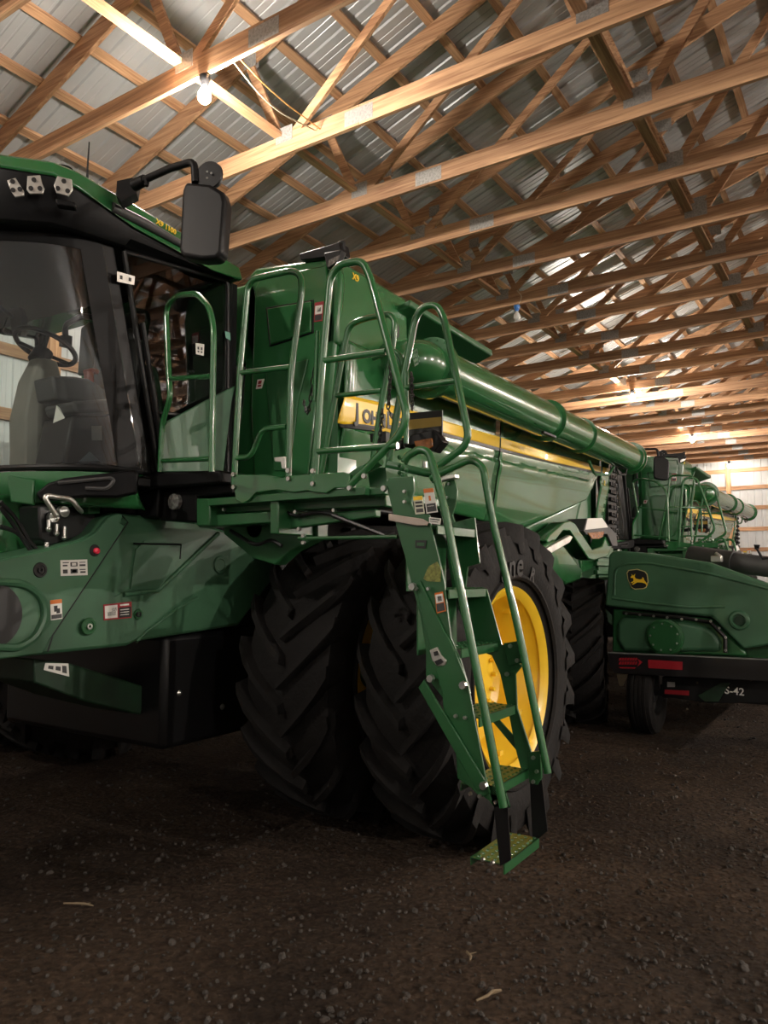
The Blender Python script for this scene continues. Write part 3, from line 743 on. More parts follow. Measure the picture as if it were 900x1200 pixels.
    for quad, holes in (([(8, 211), (18, 208), (28, 224), (28, 229), (18, 231), (13, 224)], [(15, 213), (15.5, 223), (23.5, 222)]),
                        ([(32, 206), (47, 205), (49, 214), (52, 221), (50, 227), (35, 227), (31, 222)], [(40, 211), (36.5, 221), (47, 221)]),
                        ([(67, 206), (84, 210), (85, 222), (80, 230), (66, 226), (63, 217)], [(75, 212.5), (68, 221), (79.5, 224)])):
        mb = MB(); mb.prism(P3(quad, pl=pl), pn*-.012); b = mb.build('light_bracket', ZINC, vis, .003)
        mb = MB()
        for h in holes:
            p = at(*h, pl=pl); mb.cyl(p-pn*.004, p+pn*.006, .0115, seg=12)
        mb.build('bracket_hole', INK, b)
    mb = MB(); mb.prism(P3([(64, 232), (88, 236), (88, 243), (66, 240)], pl=pl), pn*-.05); mb.build('fascia_step', FASCIA, vis, .008)
    mb = MB(); mb.tube([at(131, 243, X=-3.40), at(170, 262, X=-3.385), at(214, 287, X=-3.385)], [.03, .028, .02], 10); mb.build('door_header', DGREY, vis)
    # antenna
    mb = MB(); mb.tube([V((-3.50, 2.42, 3.70)), V((-3.50, 2.42, 3.80)), V((-3.50, 2.425, 3.96))], [.010, .006, .004], 6); mb.build('antenna', BLACK, roof)
    mb = MB(); mb.tube(fillet([V((-3.52, 2.24, 3.72)), V((-3.515, 2.25, 3.755)), V((-3.48, 2.30, 3.755)), V((-3.45, 2.33, 3.70))], .02), .006, 6); mb.build('roof_handle', BLACK, roof)
    # windshield
    wt = [(-3.515, 2.54), (-3.56, 2.36), (-3.72, 2.17), (-4.02, 2.0), (CX, 1.93)]
    wb = [(-3.50, 2.83), (-3.53, 2.64), (-3.70, 2.46), (-4.02, 2.31), (CX, 2.22)]
    wt = wt+[(2*CX-x, y) for x, y in wt[-2::-1]]; wb = wb+[(2*CX-x, y) for x, y in wb[-2::-1]]
    def dens(ps, z, n=4):
        out = []
        for i in range(len(ps)-1):
            p0 = ps[max(i-1, 0)]; p1 = ps[i]; p2 = ps[i+1]; p3 = ps[min(i+2, len(ps)-1)]
            for k in range(n):
                t = k/n
                out.append(V(tuple(.5*(2*b+(c-a)*t+(2*a-5*b+4*c-d)*t*t+(3*b-a-3*c+d)*t**3) for a, b, c, d in zip(p0, p1, p2, p3))+(z,)))
        out.append(V(ps[-1]+(z,))); return out
    T = dens(wt, 3.44); Bm = dens(wb, 2.20)
    rows = [[Bm[i]+(T[i]-Bm[i])*k/8 for i in range(len(T))] for k in range(9)]
    MB().grid(rows).build('windshield', GLASS, root, ang=180)
    mb = MB(); mb.tube([p+V((0, 0, .0)) for p in Bm], .018, 8); mb.build('windshield_seal', BLACK, root)
    for q in (slice(0, 4), slice(-4, None)):
        mb = MB(); mb.grid([[p+V((0, -.007, 0)) for p in r[q]] for r in rows]); mb.build('windshield_edge_band', FASCIA, root, ang=180)
    mb = MB(); mb.grid([[p+V((0, -.007, 0)) for p in r] for r in ([T[i]+(Bm[i]-T[i])*k*.03 for i in range(len(T))] for k in range(3))]); mb.build('windshield_edge_band', FASCIA, root, ang=180)
    # pillars
    for s in (0, 1):
        g = (lambda p: V(p)) if not s else mx
        mb = MB(); mb.prism([g(p) for p in ((-3.52, 2.50, 3.47), (-3.52, 2.62, 3.47), (-3.50, 2.91, 2.19), (-3.50, 2.80, 2.19))], (-.06 if not s else .06, 0, 0))
        mb.build('front_pillar', BLACK, root, .015)
        mb = MB(); mb.bar(g((-3.52, 3.53, 2.15)), g((-3.52, 3.50, 3.58)), .05, .05, (1, 0, 0)); mb.build('rear_pillar', BLACK, root, .012)
        # door: frame, glass, handle
        fr = [g(p) for p in ((-3.49, 2.66, 3.43), (-3.49, 3.47, 3.53), (-3.49, 3.50, 2.19), (-3.49, 2.95, 2.19))]
        mb = MB(); mb.tube(fillet([fr[0]]+fr[1:]+[fr[0]], .05, 4)[:-1]+[fr[0]], .016, 8); dr = mb.build('cab_door', BLACK, root)
        mb = MB(); mb.add(fr, [(0, 1, 2, 3)]); mb.build('door_glass', GLASS if s else GLASSD, dr)
        mb = MB(); mb.bar(g((-3.465, 2.94, 2.35)), g((-3.465, 2.78, 3.05)), .02, .03, (1, 0, 0)); mb.bar(g((-3.46, 2.90, 2.55)), g((-3.46, 3.20, 2.58)), .02, .03, (1, 0, 0)); mb.build('door_handle', BLACK, dr, .005)
    st('door_plate', [(137, 318), (158, 324), (157, 334), (137, 330)], ZINC, [(.15, .3, .3, .7, INK), (.65, .3, .8, .7, INK)], root, (1, 0, 0), X=-3.475)
    st('door_sticker', [(229, 402), (239, 403.5), (238.5, 417), (229.5, 415)], WHITE, [(.2, .3, .4, .55, DGREY), (.6, .3, .8, .55, DGREY), (.2, .65, .4, .8, DGREY), (.6, .65, .8, .8, DGREY)], root, (1, 0, 0), X=-3.475)
    st('door_sticker', [(263.5, 388), (269.5, 390), (270, 399), (264.5, 396)], mat('teal_sticker', '7fb5a4', .4), [], root, (1, 0, 0), X=-3.475)
    # rear wall, floor, headliner
    mb = MB(); mb.span((-4.88, 3.53, 2.1), (-3.53, 3.60, 3.55)); mb.span((2*CX+3.53, 3.53, 2.1), (-4.88, 3.60, 2.9)); mb.build('cab_rear_wall', BLACK, root)
    mb = MB(); mb.prism([V((-3.53, 3.55, 2.12)), V((-3.53, 2.85, 2.12)), V((-3.75, 2.5, 2.12)), V((-4.1, 2.36, 2.12)), V((CX, 2.28, 2.12)), V((2*CX+4.1, 2.36, 2.12)), V((2*CX+3.75, 2.5, 2.12)), V((2*CX+3.53, 2.85, 2.12)), V((2*CX+3.53, 3.55, 2.12))], (0, 0, .06)); mb.build('cab_floor', BLACK, root, .01)
    # steering column and wheel
    mb = MB()
    prof = [(at(52, 430, X=CX), .10, .07), (at(47, 470, X=CX), .16, .14), (at(46, 520, X=CX), .18, .17), (at(42, 560, X=CX), .17, .16)]
    prof = [(V((CX, 2.86, 3.02)), .075, .06), (V((CX, 2.84, 2.86)), .12, .10), (V((CX-.0, 2.83, 2.6)), .15, .13), (V((CX, 2.84, 2.38)), .14, .13), (V((CX, 2.86, 2.17)), .16, .15)]
    secs = []
    for c, a, b in prof: secs.append([c+V((x, y, 0)) for x, y in ((-a, -b*.5), (-a*.6, -b), (a*.6, -b), (a, -b*.5), (a, b), (-a, b))])
    vs = [p for q in secs for p in q]; fs = []
    for i in range(len(secs)-1):
        for j in range(6): fs.append((i*6+j, i*6+(j+1) % 6, (i+1)*6+(j+1) % 6, (i+1)*6+j))
    fs += [tuple(range(6)), tuple(range(len(vs)-1, len(vs)-7, -1))]
    mb.add(vs, fs); colm = mb.build('steering_column', GREYP, root, .015)
    wc = V((CX, 2.88, 3.115)); ax_ = V((.0, .42, 1)).normalized(); u_ = V((1, 0, 0)); w_ = ax_.cross(u_)
    mb = MB(); mb.tube([wc+(u_*math.cos(2*math.pi*k/32)+w_*math.sin(2*math.pi*k/32))*.195 for k in range(32)], .017, 8, closed=True)
    for a in (90, 210, 330): mb.tube([wc-ax_*.05, wc+(u_*math.cos(R(a))+w_*math.sin(R(a)))*.19], .013, 8)
    mb.cyl(wc-ax_*.12, wc-ax_*.03, .07, .06, 16); mb.build('steering_wheel', BLACK, root)
    mb = MB(); mb.box((CX+.25, 3.05, 2.95), (.1, .06, .03)); mb.box((CX+.27, 3.02, 2.86), (.05, .05, .16)); mb.build('column_lever', mat('lever_red', (.35, .06, .03), .5), colm, .01)
    # seat, arm console, monitors
    mb = MB(); mb.box((CX, 3.22, 2.62), (.5, .44, .14)); mb.box((CX, 3.22, 2.35), (.34, .36, .4)); seat = mb.build('operator_seat', DGREY, root, .04)
    mb = MB(); mb.box((CX, 3.43, 2.98), (.48, .12, .62), Matrix.Rotation(R(-8), 3, 'X')); mb.box((CX, 3.47, 3.32), (.28, .09, .14)); mb.build('seat_back', DGREY, seat, .05)
    q = P3([(61, 440), (88, 441), (105, 444), (128, 458), (130, 476), (105, 472), (66, 468)], X=-4.10)
    mb = MB(); mb.prism(q, (-.2, 0, 0)); mb.build('arm_console', DGREY, root, .015)
    q = P3([(85, 470), (146, 466), (148, 482), (90, 484)], X=-3.95)
    mb = MB(); mb.prism(q, (-.3, 0, 0)); mb.build('buddy_seat', DGREY, root, .02)
    mb = MB(); mb.prism(P3([(86, 486), (148, 486), (158, 545), (74, 545)], X=-3.9), (-.3, 0, 0)); mb.build('seat_base', BLACK, root, .02)
    st('console_card', [(107, 499), (119, 499), (119.5, 516), (107.5, 516)], GREYP, [], root, (1, -.3, 0), X=-3.893)
    sticker('paper_sheet', [at(66, 475, X=-4.0), at(70, 478, X=-4.0), at(76, 490, X=-3.95), at(62, 496, X=-4.0)], root, WHITE, [], (1, -.5, .2))
    mb = MB(); mb.prism(P3([(105, 529), (116, 540), (92, 541)], X=-3.85), (-.05, .05, 0)); mb.build('floor_tray', mat('blue_grey_tray', (.06, .085, .10), .5), root)
    q = P3([(10, 362), (22, 360), (26, 372), (24, 394), (14, 390)], Y=2.75)
    mb = MB(); mb.prism(q, (0, .04, 0)); mb.tube([at(0, 360, Y=2.7), at(8, 366, Y=2.7), at(16, 372, Y=2.76)], .014, 8); mb.tube(fillet(P3([(8, 372), (3, 388), (10, 391)], Y=2.72), .02), .006, 6); mb.build('corner_monitor', DGREY, root, .008)
    mb = MB(); mb.tube(fillet(P3([(108, 372), (96, 370), (76, 381), (77, 398)], Y=3.3), .08), .022, 8); mb.box(at(77, 400, Y=3.3), (.07, .06, .08)); mb.build('interior_camera_arm', BLACK, root)
    mb = MB(); mb.prism(P3([(94, 384), (104, 376), (113, 380), (110, 440), (90, 440)], Y=3.40), (0, .03, 0)); mb.build('grab_panel', mat('olive_seat_panel', (.035, .045, .03), .5), root, .02)
    # mirror
    mb = MB(); base = V((-3.36, 2.46, 3.62))
    mb.prism([at(x, y, pl=(V((-3.33, 2.46, 3.6)), pn)) for x, y in ((137, 212), (155, 208), (162, 213), (160, 226), (142, 236), (136, 228))], pn*-.09)
    mb.tube(fillet([at(158, 216, Y=2.44), at(200, 197, Y=2.42), at(224, 190, Y=2.42), at(228, 194, Y=2.42), at(229, 214, Y=2.42)], .05), .019, 10)
    mb.cyl(at(158, 217, Y=2.44), at(170, 211, Y=2.44), .032, .028, 12)
    mb.tube([at(171, 211, Y=2.42), at(172, 218, Y=2.42)], .01, 6)
    marm = mb.build('mirror_arm', BLACK, root, .012)
    outl = [(213, 222), (217, 212), (246, 215), (261, 224), (264.5, 236), (260, 296), (253, 303), (236, 304), (214, 300), (209, 294)]
    mb = MB(); mp = P3(outl, pl=(V((-2.60, 2.43, 3.33)), V((.35, -.94, 0)).normalized())); mb.prism(mp, V((-.35, .94, 0))*.085); mb.build('mirror', BLACK, marm, .03, ang=50, seg=4)
    wcen = at(246, 206, pl=(V((-2.58, 2.46, 3.5)), V((.35, -.94, 0)).normalized())); wn = V((.35, -.94, 0)).normalized()
    mb = MB(); mb.lathe([(-.04, 0), (-.035, .05), (0, .068), (.012, .066), (.012, 0)], wcen, wn, 24); mr = mb.build('round_mirror', BLACK, marm)
    mb = MB()
    for k in range(3): mb.sphere(wcen+wn*.014+V((.018*math.cos(k*2.1), 0, .018*math.sin(k*2.1))), .006, 6, 4)
    mb.build('mirror_screw', STEEL, mr)
    # wipers / cab nose
    noseT = [V((CX+(p.x-CX)*1.012, p.y-.03, 2.17)) for p in Bm]; noseB = [V((CX+(p.x-CX)*.98, p.y+.05, 1.99)) for p in Bm]
    rows = [[noseT[i]+(noseB[i]-noseT[i])*k/6+V((0, -.03*math.sin(math.pi*k/6), 0)) for i in range(len(noseT))] for k in range(7)]
    rows = [[Bm[i]+V((0, .02, -.02)) for i in range(len(Bm))]]+rows
    MB().grid(rows).build('cab_nose', GREEN, root, ang=30, solid=.01)
    mb = MB(); mb.prism(P3([(-120, 575), (46, 580), (48, 652), (-120, 690)], X=FX_-.28), (-1.2, 0, 0)); mb.build('nose_lower_panel', GREEN, root, .02)
    q = P3([(42, 577), (56, 566), (75, 560), (158, 550), (162, 556), (160, 578), (136, 583), (100, 582), (62, 586), (45, 586)], pl=(V((-3.42, 2.62, 2.1)), V((1, -.9, 0)).normalized()))
    mb = MB(); mb.prism(q, V((-.7, .7, 0))*.06); cs = mb.build('cab_step_guard', FASCIA, root, .012)
    mb = MB(); mb.tube(fillet([at(x, y, pl=(V((-3.40, 2.62, 2.1)), V((1, -.9, 0)).normalized())) for x, y in ((68, 566), (130, 560), (134, 563), (126, 573), (100, 572))], .04), .010, 6); mb.build('guard_trim', DGREY, cs)
    MB().span((2*CX+3.72, 2.75, 1.97), (-3.72, 3.6, 2.14)).build('cab_base', FASCIA, root, .02)
    # ---------- platform
    mb = MB(); mb.span((-3.12, 2.98, 2.0), (-2.06, 3.72, 2.04)); mb.build('platform_deck', GREEN2, root, .004)
    q = P3([(155, 556), (178, 553), (258, 551), (258, 566), (180, 572), (156, 581)], Y=2.92)
    mb = MB(); mb.prism(q, (0, .3, 0)); mb.prism(P3([(160, 570), (186, 570), (184, 606), (160, 606)], Y=2.96), (0, .2, 0)); mb.prism(P3([(182, 572), (270, 566), (272, 578), (230, 582), (230, 612), (186, 610)], Y=3.0), (0, .2, 0))
    pb = mb.build('platform_bumper', FASCIA, root, .012)
    mb = MB(); c = at(205, 588, Y=2.985); mb.lathe([(-.01, .05), (.012, .046), (.018, .03), (.02, 0)], c, (0, -1, 0), 16); mb.build('work_lamp', LENS, pb)
    # front fascia of the platform
    q = P3([(272, 556), (284, 556), (310, 556), (330, 560), (342, 557), (362, 556), (402, 553), (410, 556), (410, 571), (392, 572), (382, 578), (370, 577), (360, 575), (345, 577), (325, 574), (300, 577), (292, 586), (284, 590), (276, 586)], Y=2.965)
    mb = MB(); mb.prism(q, (0, .02, 0)); fa = mb.build('platform_fascia', GREEN, root, .004)
    mb = MB()
    for p in ((274, 556), (274.5, 571), (338, 551.5), (338.5, 561), (367, 552), (367, 567), (427, 558), (410, 572)): bolt(mb, at(*p, Y=2.962), nY, .014, .010)
    mb.build('fascia_bolt', STEEL, fa)
    mb = MB(); mb.prism(P3([(321, 536), (334, 535), (334, 549), (330, 549), (329, 541), (322, 541)], Y=2.95), (0, .02, 0)); mb.build('gate_latch', ZINC, fa, .002)
    # sub-frame seen under the platform
    mb = MB()
    mb.prism(P3([(230, 582), (452, 578), (452, 594), (230, 603)], Y=3.12), (0, .10, 0))
    mb.prism(P3([(232, 604), (330, 598), (330, 612), (232, 618)], Y=3.05), (0, .12, 0))
    mb.prism(P3([(316, 580), (326, 578), (326, 626), (316, 626)], Y=3.0), (0, .3, 0))
    mb.prism(P3([(322, 606), (440, 596), (440, 606), (322, 622)], Y=3.10), (0, .05, 0))
    mb.prism(P3([(230, 584), (246, 584), (246, 616), (230, 616)], Y=3.0), (0, .2, 0))
    mb.prism(P3([(330, 575), (450, 570), (450, 580), (330, 588)], Y=3.02), (0, .04, 0))
    mb.prism(P3([(262, 608), (372, 602), (372, 630), (340, 646), (322, 662), (296, 654), (262, 626)], Y=3.30), (0, .10, 0))
    sf = mb.build('platform_frame', GREEN2, root, .008)
    mb = MB(); mb.tube([at(350, 631, Y=3.0), at(362, 631, Y=3.0), at(466, 629, Y=3.0)], [.012, .010, .010], 8); mb.build('tie_rod', GREEN2, sf)
    mb = MB()
    for p in ((347, 600), (351, 620), (263, 597), (392, 598), (356, 628), (356, 636)): bolt(mb, at(*p, Y=3.05 if p[1] < 618 else 2.99), nY, .011, .012)
    mb.build('frame_bolt', STEEL, sf)
    mb = MB(); mb.tube([at(390, 604, Y=3.06), at(452, 628, Y=3.06)], .012, 8); mb.tube(fillet(P3([(330, 595), (345, 606), (372, 600), (395, 604)], Y=3.08), .05), .010, 6); mb.tube(fillet(P3([(270, 622), (300, 640), (318, 632), (330, 640)], Y=3.2), .05), .012, 6); mb.build('hydraulic_hose', BLACK2, root)
    mb = MB(); c = at(298, 618, Y=3.3); mb.cyl(c, c+V((0, .15, 0)), .07, seg=20); mb.build('reel_motor', BLACK2, root, .01)
    # sloping side shroud next to the door
    q = P3([(192, 500), (196, 494), (240, 470), (276, 452), (272, 470), (262, 553), (190, 553)], X=-3.42)
    mb = MB(); mb.prism(q, (-.02, 0, 0)); mb.build('door_step_panel', DUSTY, root, .006)
    # cable bundle between cab and bulkhead
    mb = MB(); mb.tube(fillet(P3([(283, 430), (275, 480), (262, 540), (258, 556)], Y=3.66), .1), .035, 8); mb.build('cable_bundle', BLACK, root)
    # ---------- railings
    Yf = 2.98
    F = lambda *ps: P3(ps, Y=Yf)
    gY = (V((-3.49, 2.93, 2.2)), V((-.30, -.95, 0)).normalized())
    G = lambda *ps: P3(ps, pl=gY)
    rail(root, G((187.5, 553), (190.5, 494), (200, 466), (198, 440), (194.5, 360), (207, 346), (231, 344), (246, 361), (250.5, 386), (248, 553)), 'gate_rail', .0165, [G((200, 444), (246, 441)), G((191, 540), (247, 537.5))], rad=.06)
    rail(root, F((274, 572), (281, 437), (290, 336), (297, 327), (342, 317), (352, 322), (354, 338), (341, 437), (338, 560)), 'hand_rail', .0175, [F((281, 437), (341, 430)), F((275, 537), (294, 536), (307, 503), (336, 500))], rad=.07)
    rail(root, F((368, 566), (378, 424), (387, 325), (398, 310), (425, 305), (434, 325), (477, 487), (470, 508), (410, 569)), 'hand_rail', .0195, [F((377, 423), (452, 412)), F((369, 529.5), (466, 522))], rad=.09)
    mb = MB(); mb.tube(F((372, 388), (369, 470)), .012, 8); mb.build('rail_stub', GREEN, root)
    Yh = 3.62
    H = lambda *ps: P3(ps, Y=Yh)
    rail(root, H((375, 560), (386, 500), (402, 414), (409, 381), (425, 374), (456, 368), (463, 376), (461, 403), (448, 467), (436, 545)), 'hand_rail', .0185, [H((392, 464), (447, 458))], rad=.07)
    Yr = 3.42
    G2 = lambda *ps: P3(ps, Y=Yr)
    rail(root, G2((453, 560), (470, 455), (487, 372), (496, 359), (512, 357), (520, 372), (549, 510), (544, 524), (500, 556)), 'hand_rail', .0195, [G2((470, 455.5), (534, 446))], rad=.09)
    rail(root, G2((437, 420), (464, 409), (476, 432), (476, 520)), 'hand_rail', .015, rad=.05)
    def chain(a, b, sag, n):
        mb = MB()
        for i in range(n):
            t = (i+.5)/n; p = a*(1-t)+b*t-V((0, 0, sag*math.sin(math.pi*t))); t2 = min(1, t+.5/n)
            q = a*(1-t2)+b*t2-V((0, 0, sag*math.sin(math.pi*t2))); d = (q-p).normalized()
            w = d.cross(V((0, 1, .3))).normalized() if i % 2 else d.cross(V((1, .2, 0))).normalized()
            ln = (b-a).length/n*.75
            mb.tube([p+d*(ln*math.cos(2*math.pi*k/10))+w*(.011*math.sin(2*math.pi*k/10)) for k in range(10)], .004, 5, closed=True)
        return mb.build('safety_chain', BLACK2, root)
    chain(at(459, 405, Y=3.55), at(455, 478, Y=3.5), .02, 12)
    chain(at(455, 478, Y=3.5), at(466, 487, Y=3.45), .03, 4)
    chain(at(482, 437, Y=3.4), at(483, 480, Y=3.4), .0, 9)
    chain(at(448, 480, Y=3.5), at(443, 540, Y=3.5), 0, 12)
    chain(at(368, 430, Y=3.0), at(356, 470, Y=3.3), .14, 12)
    # chain bunch at ladder head
    mb = MB()
    for k in range(9): mb.sphere(at(468+(k % 3)*4, 536+k*3, Y=3.05), .012, 6, 4)
    mb.build('hinge_cluster', GREEN2, root)
    # marker light unit
    Ym = 3.75
    mb = MB(); mb.prism(P3([(480, 484), (518, 480.5), (518, 510), (478, 514)], Y=Ym), (0, .012, 0)); mk = mb.build('marker_plate', INK, root)
    MB().prism(P3([(479, 492), (517, 488.5), (517, 499), (479, 503.5)], Y=Ym-.002), (0, .004, 0)).build('reflective_band', mat('amber_reflector', (.40, .26, .05), .4), mk)
    mb = MB(); mb.prism(P3([(470, 513), (507, 503), (514, 511), (519, 517), (508, 530), (502, 526), (490, 520), (474, 524)], Y=Ym-.05), (0, .08, 0)); mb.tube([at(440, 528, Y=Ym), at(474, 520, Y=Ym)], .03, 8); ml = mb.build('marker_lamp', BLACK, mk, .006)
    MB().prism(P3([(485, 517), (506, 513), (507, 523), (500, 528), (488, 527)], Y=Ym-.058), (0, .02, 0)).build('amber_lens', AMBER, ml, .004)
    mb = MB(); mb.prism(P3([(433, 508), (452, 505), (452, 518), (434, 518)], Y=Ym), (0, .05, 0)); mb.build('lamp_arm', BLACK, mk, .004)
    # ---------- ladder
    Y1, Y2 = 2.98, 3.37
    A1 = lambda ps, dy=0: P3(ps, Y=Y1+dy)
    A2 = lambda ps, dy=0: P3(ps, Y=Y2+dy)
    up = [(452, 566), (456, 560), (484, 558), (485, 575), (482, 588), (485, 600), (503, 603), (505, 618), (513, 651), (520, 680), (528, 747), (540, 775), (551, 813), (545, 818), (518, 817), (499, 792), (499, 763), (492.5, 722), (482, 684), (474, 651), (465, 620)]
    mb = MB(); mb.prism(A1(up), (0, .014, 0)); lad = mb.build('ladder_side_plate', GREEN2, root, .003)
    mb = MB(); mb.prism(A1([(486, 684), (492, 680), (520, 738), (530, 757), (548, 801), (569, 912), (574, 930), (563, 935), (540, 912), (534, 884), (520, 840), (518, 812), (507, 770), (496, 730)], -.012), (0, .012, 0)); mb.build('ladder_side_plate', GREEN2, root, .003)
    mb = MB(); mb.prism(A1([(490, 806), (497, 796), (506, 812), (570, 918), (566, 926), (558, 926)], -.028), (0, .012, 0)); mb.build('folding_link', GREEN2, root, .003)
    mb = MB(); mb.prism(A1([(534, 884), (568, 918), (580, 946), (596, 946), (592, 930), (575, 940), (536, 912)], -.008), (0, .012, 0)); mb.build('ladder_foot_plate', GREEN2, root, .003)
    mb = MB(); mb.prism(A1([(579, 946), (594.5, 942), (598.5, 1008), (586, 1015), (582, 980)], -.016), (0, .008, 0)); mb.build('step_hanger', BLACK, root)
    rear = [(556, 606), (562, 660), (548, 664), (545, 690), (570, 690), (588, 756), (602, 752), (604, 775), (612, 780), (604, 790), (606, 830), (622, 880), (628, 905), (612, 908), (604, 878), (594, 826), (586, 790), (576, 768), (552, 760), (530, 690), (522, 640), (532, 612)]
    mb = MB(); mb.prism(A2(rear), (0, .014, 0)); mb.build('ladder_side_plate', GREEN2, root, .003)
    mb = MB(); mb.prism(A2([(574, 842), (580, 838), (614, 876), (612, 888)], .02), (0, .01, 0)); mb.build('ladder_brace', GREEN2, root, .002)
    mb = MB(); mb.prism(A2([(619, 882), (633, 880), (634, 912), (630, 920), (620, 918)], -.006), (0, .02, 0)); mb.build('ladder_foot_plate', GREEN2, root, .002)
    mb = MB(); mb.prism(A2([(621, 918), (635, 914), (641.5, 974), (632, 982), (624, 984)], .0), (0, .008, 0)); mb.build('step_hanger', BLACK, root)
    mb = MB(); mb.prism(A2([(590, 754), (612, 750), (618, 776), (596, 780)], -.01), (0, .012, 0)); mb.build('rail_bracket', GREEN2, root, .002)
    for ps, Yb, r_, h_ in ((((598, 757), (606, 774), (594, 790)), Y2-.012, .011, .009), (((625, 888), (629, 904), (625, 916)), Y2-.008, .010, .009),
                           (((484, 687.5), (505, 795), (543, 803), (567, 920.5)), Y1-.03, .019, .014), (((450.5, 572.5),), Y1-.01, .016, .014),
                           (((551, 930), (562, 933), (534, 839), (545, 841), (581, 940), (566, 1007), (577, 1011), (474, 576), (474, 588), (488, 690), (502, 690)), Y1-.022, .009, .008)):
        for p in ps:
            mb = MB(); bolt(mb, at(*p, Y=Yb), nY, r_, h_); mb.build('ladder_bolt', STEEL, root)
    mb = MB(); mb.prism(A1([(455, 602), (495, 608), (502, 612), (500, 616), (488, 616), (455, 610)], -.02), (0, .008, 0)); mb.build('latch_bar', mat('worn_steel', (.42, .36, .31), .45, .4), root, .003)
    mb = MB(); mb.prism(A1([(503, 762), (512, 758), (517, 768), (523, 774), (521, 780), (512, 781), (506, 774)], -.02), (0, .012, 0)); lc = mb.build('ladder_catch', ZINC, root, .004)
    mb = MB(); mb.prism(A1([(509, 775), (516, 772), (519, 776), (512, 780)], -.028), (0, .012, 0)); mb.prism(A1([(508, 764), (512, 763), (513, 768), (509, 769)], -.028), (0, .012, 0)); mb.build('catch_slot', INK, lc)
    mb = MB(); mb.prism(A1([(496, 678), (502, 664), (512, 658), (516, 666), (516, 682), (500, 681)], -.004), (0, .006, 0)); mb.build('ladder_cutout', mat('faded_yellow_plate', (.20, .22, .05), .5, 0, 0, .6, 60), root)
    # treads
    treads = [((557, 620), .17), ((570, 689), .17), ((584, 752.5), .17), ((604, 826), .17), ((620, 901), .16), ((632, 982), .16)]
    for i, ((px, py), dep) in enumerate(treads):
        c = at(px, py, Y=Y2); x1, z = c.x, c.z; x0 = x1-dep
        y0 = Y1+.012; y1 = Y2-.002
        mb = MB(); mb.span((x0, y0, z-.006), (x1, y1, z)); mb.span((x1-.008, y0, z-.042), (x1, y1, z)); mb.span((x0, y0, z-.035), (x0+.006, y1, z))
        t = mb.build('ladder_step', GREEN2, root, .002)
        mb = MB()
        for a in range(4):
            for b in range(9):
                p = V((x0+.03+a*(dep-.05)/3, y0+.025+b*(y1-y0-.05)/8+(.015 if a % 2 else 0), z))
                mb.lathe([(0, .009), (.0035, .0065), (.002, .003), (0.0005, 0)], p, (0, 0, 1), 7)
        mb.build('step_grip', GREEN2, t)
        if i < 2:
            mb = MB(); mb.span((x0, y0, z-.30), (x0+.008, y1, z-.004)); mb.build('ladder_riser', GREEN2, root, .002)
    # ladder handrails
    rail(root, A1([(474, 540), (478, 534), (492, 526), (503, 530), (520, 590), (545, 716), (590, 946)], -.035), 'ladder_hand_rail', .0185, rad=.1)
    rail(root, A2([(505, 561), (514, 556), (552, 538), (566, 546), (577, 610), (605, 725), (642, 906)], -.03), 'ladder_hand_rail', .0185, rad=.12)
    # upper rear stringer: dark round plate with bolts and spring post
    mb = MB(); mb.prism(A2([(518, 575), (524, 563), (532, 562), (536, 575), (534, 590), (530, 604), (534, 614), (520, 616), (514, 595)], .01), (0, .014, 0)); hp = mb.build('hinge_plate', GREEN2, root, .003)
    mb = MB()
    for p in ((518, 568), (526, 567), (524, 583), (525, 595)): bolt(mb, at(*p, Y=Y2+.008), nY, .008, .008)
    mb.cyl(at(498, 548, Y=3.3), at(498, 541, Y=3.3), .014, seg=8); mb.build('hinge_bolt', STEEL, hp)
    mb = MB(); mb.tube(fillet([at(455, 545, Y=3.3), at(480, 550, Y=3.3), at(508, 556, Y=3.35), at(530, 548, Y=3.38)], .05), .022, 10); mb.tube(fillet([at(404, 566, Y=3.02), at(416, 556, Y=3.0), at(446, 540, Y=3.0)], .03), .024, 10)
    mb.prism(P3([(430, 548), (452, 548), (454, 570), (434, 574)], Y=3.05), (0, .2, 0)); mb.build('ladder_pivot', GREEN2, root)
    mb = MB(); mb.prism(P3([(505, 566), (533, 560), (533, 555), (508, 559)], Y=3.34), (0, .05, 0)); mb.build('pivot_cap', ZINC, root, .004)
    # ladder stickers
    st('warning_label', [(484.5, 582), (495, 581), (498, 602), (487, 603)], mat('decal_pale', (.55, .55, .42), .5), [(0, 0, 1, .22, DECALY), (.15, .3, .9, .4, INK), (.15, .5, .9, .6, INK), (.15, .7, .9, .9, DGREY)], root, nY, Y=Y1-.004)
    st('warning_label', [(496.5, 573), (508, 572), (513, 600), (500, 602)], WHITE, [(0, 0, 1, .17, ORANGE), (.4, .3, .6, .5, ORANGE), (.1, .62, .95, .95, DGREY), (.2, .7, .8, .74, WHITE)], root, nY, Y=Y1-.006)
    st('part_label', [(503, 606), (517, 607.5), (516, 615), (503, 613)], WHITE, [(.1, .2, .9, .35, INK), (.1, .6, .8, .7, INK)], root, nY, Y=Y1-.006)
    st('warning_label', [(509.5, 695), (519, 693), (523, 716), (512, 719)], ORANGE, [(.08, .1, .92, .52, WHITE), (.3, .2, .75, .45, INK), (.08, .56, .92, .94, DGREY)], root, nY, Y=Y1-.006)
    st('molded_mark', [(487, 633), (500, 633), (499, 643), (487, 642)], INK, [(.15, .3, .85, .7, GREEN2)], root, nY, Y=Y1-.003)

    # ---------- feeder house
    FX = -3.65
    K = lambda ps, dx=0: P3(ps, X=FX+dx)
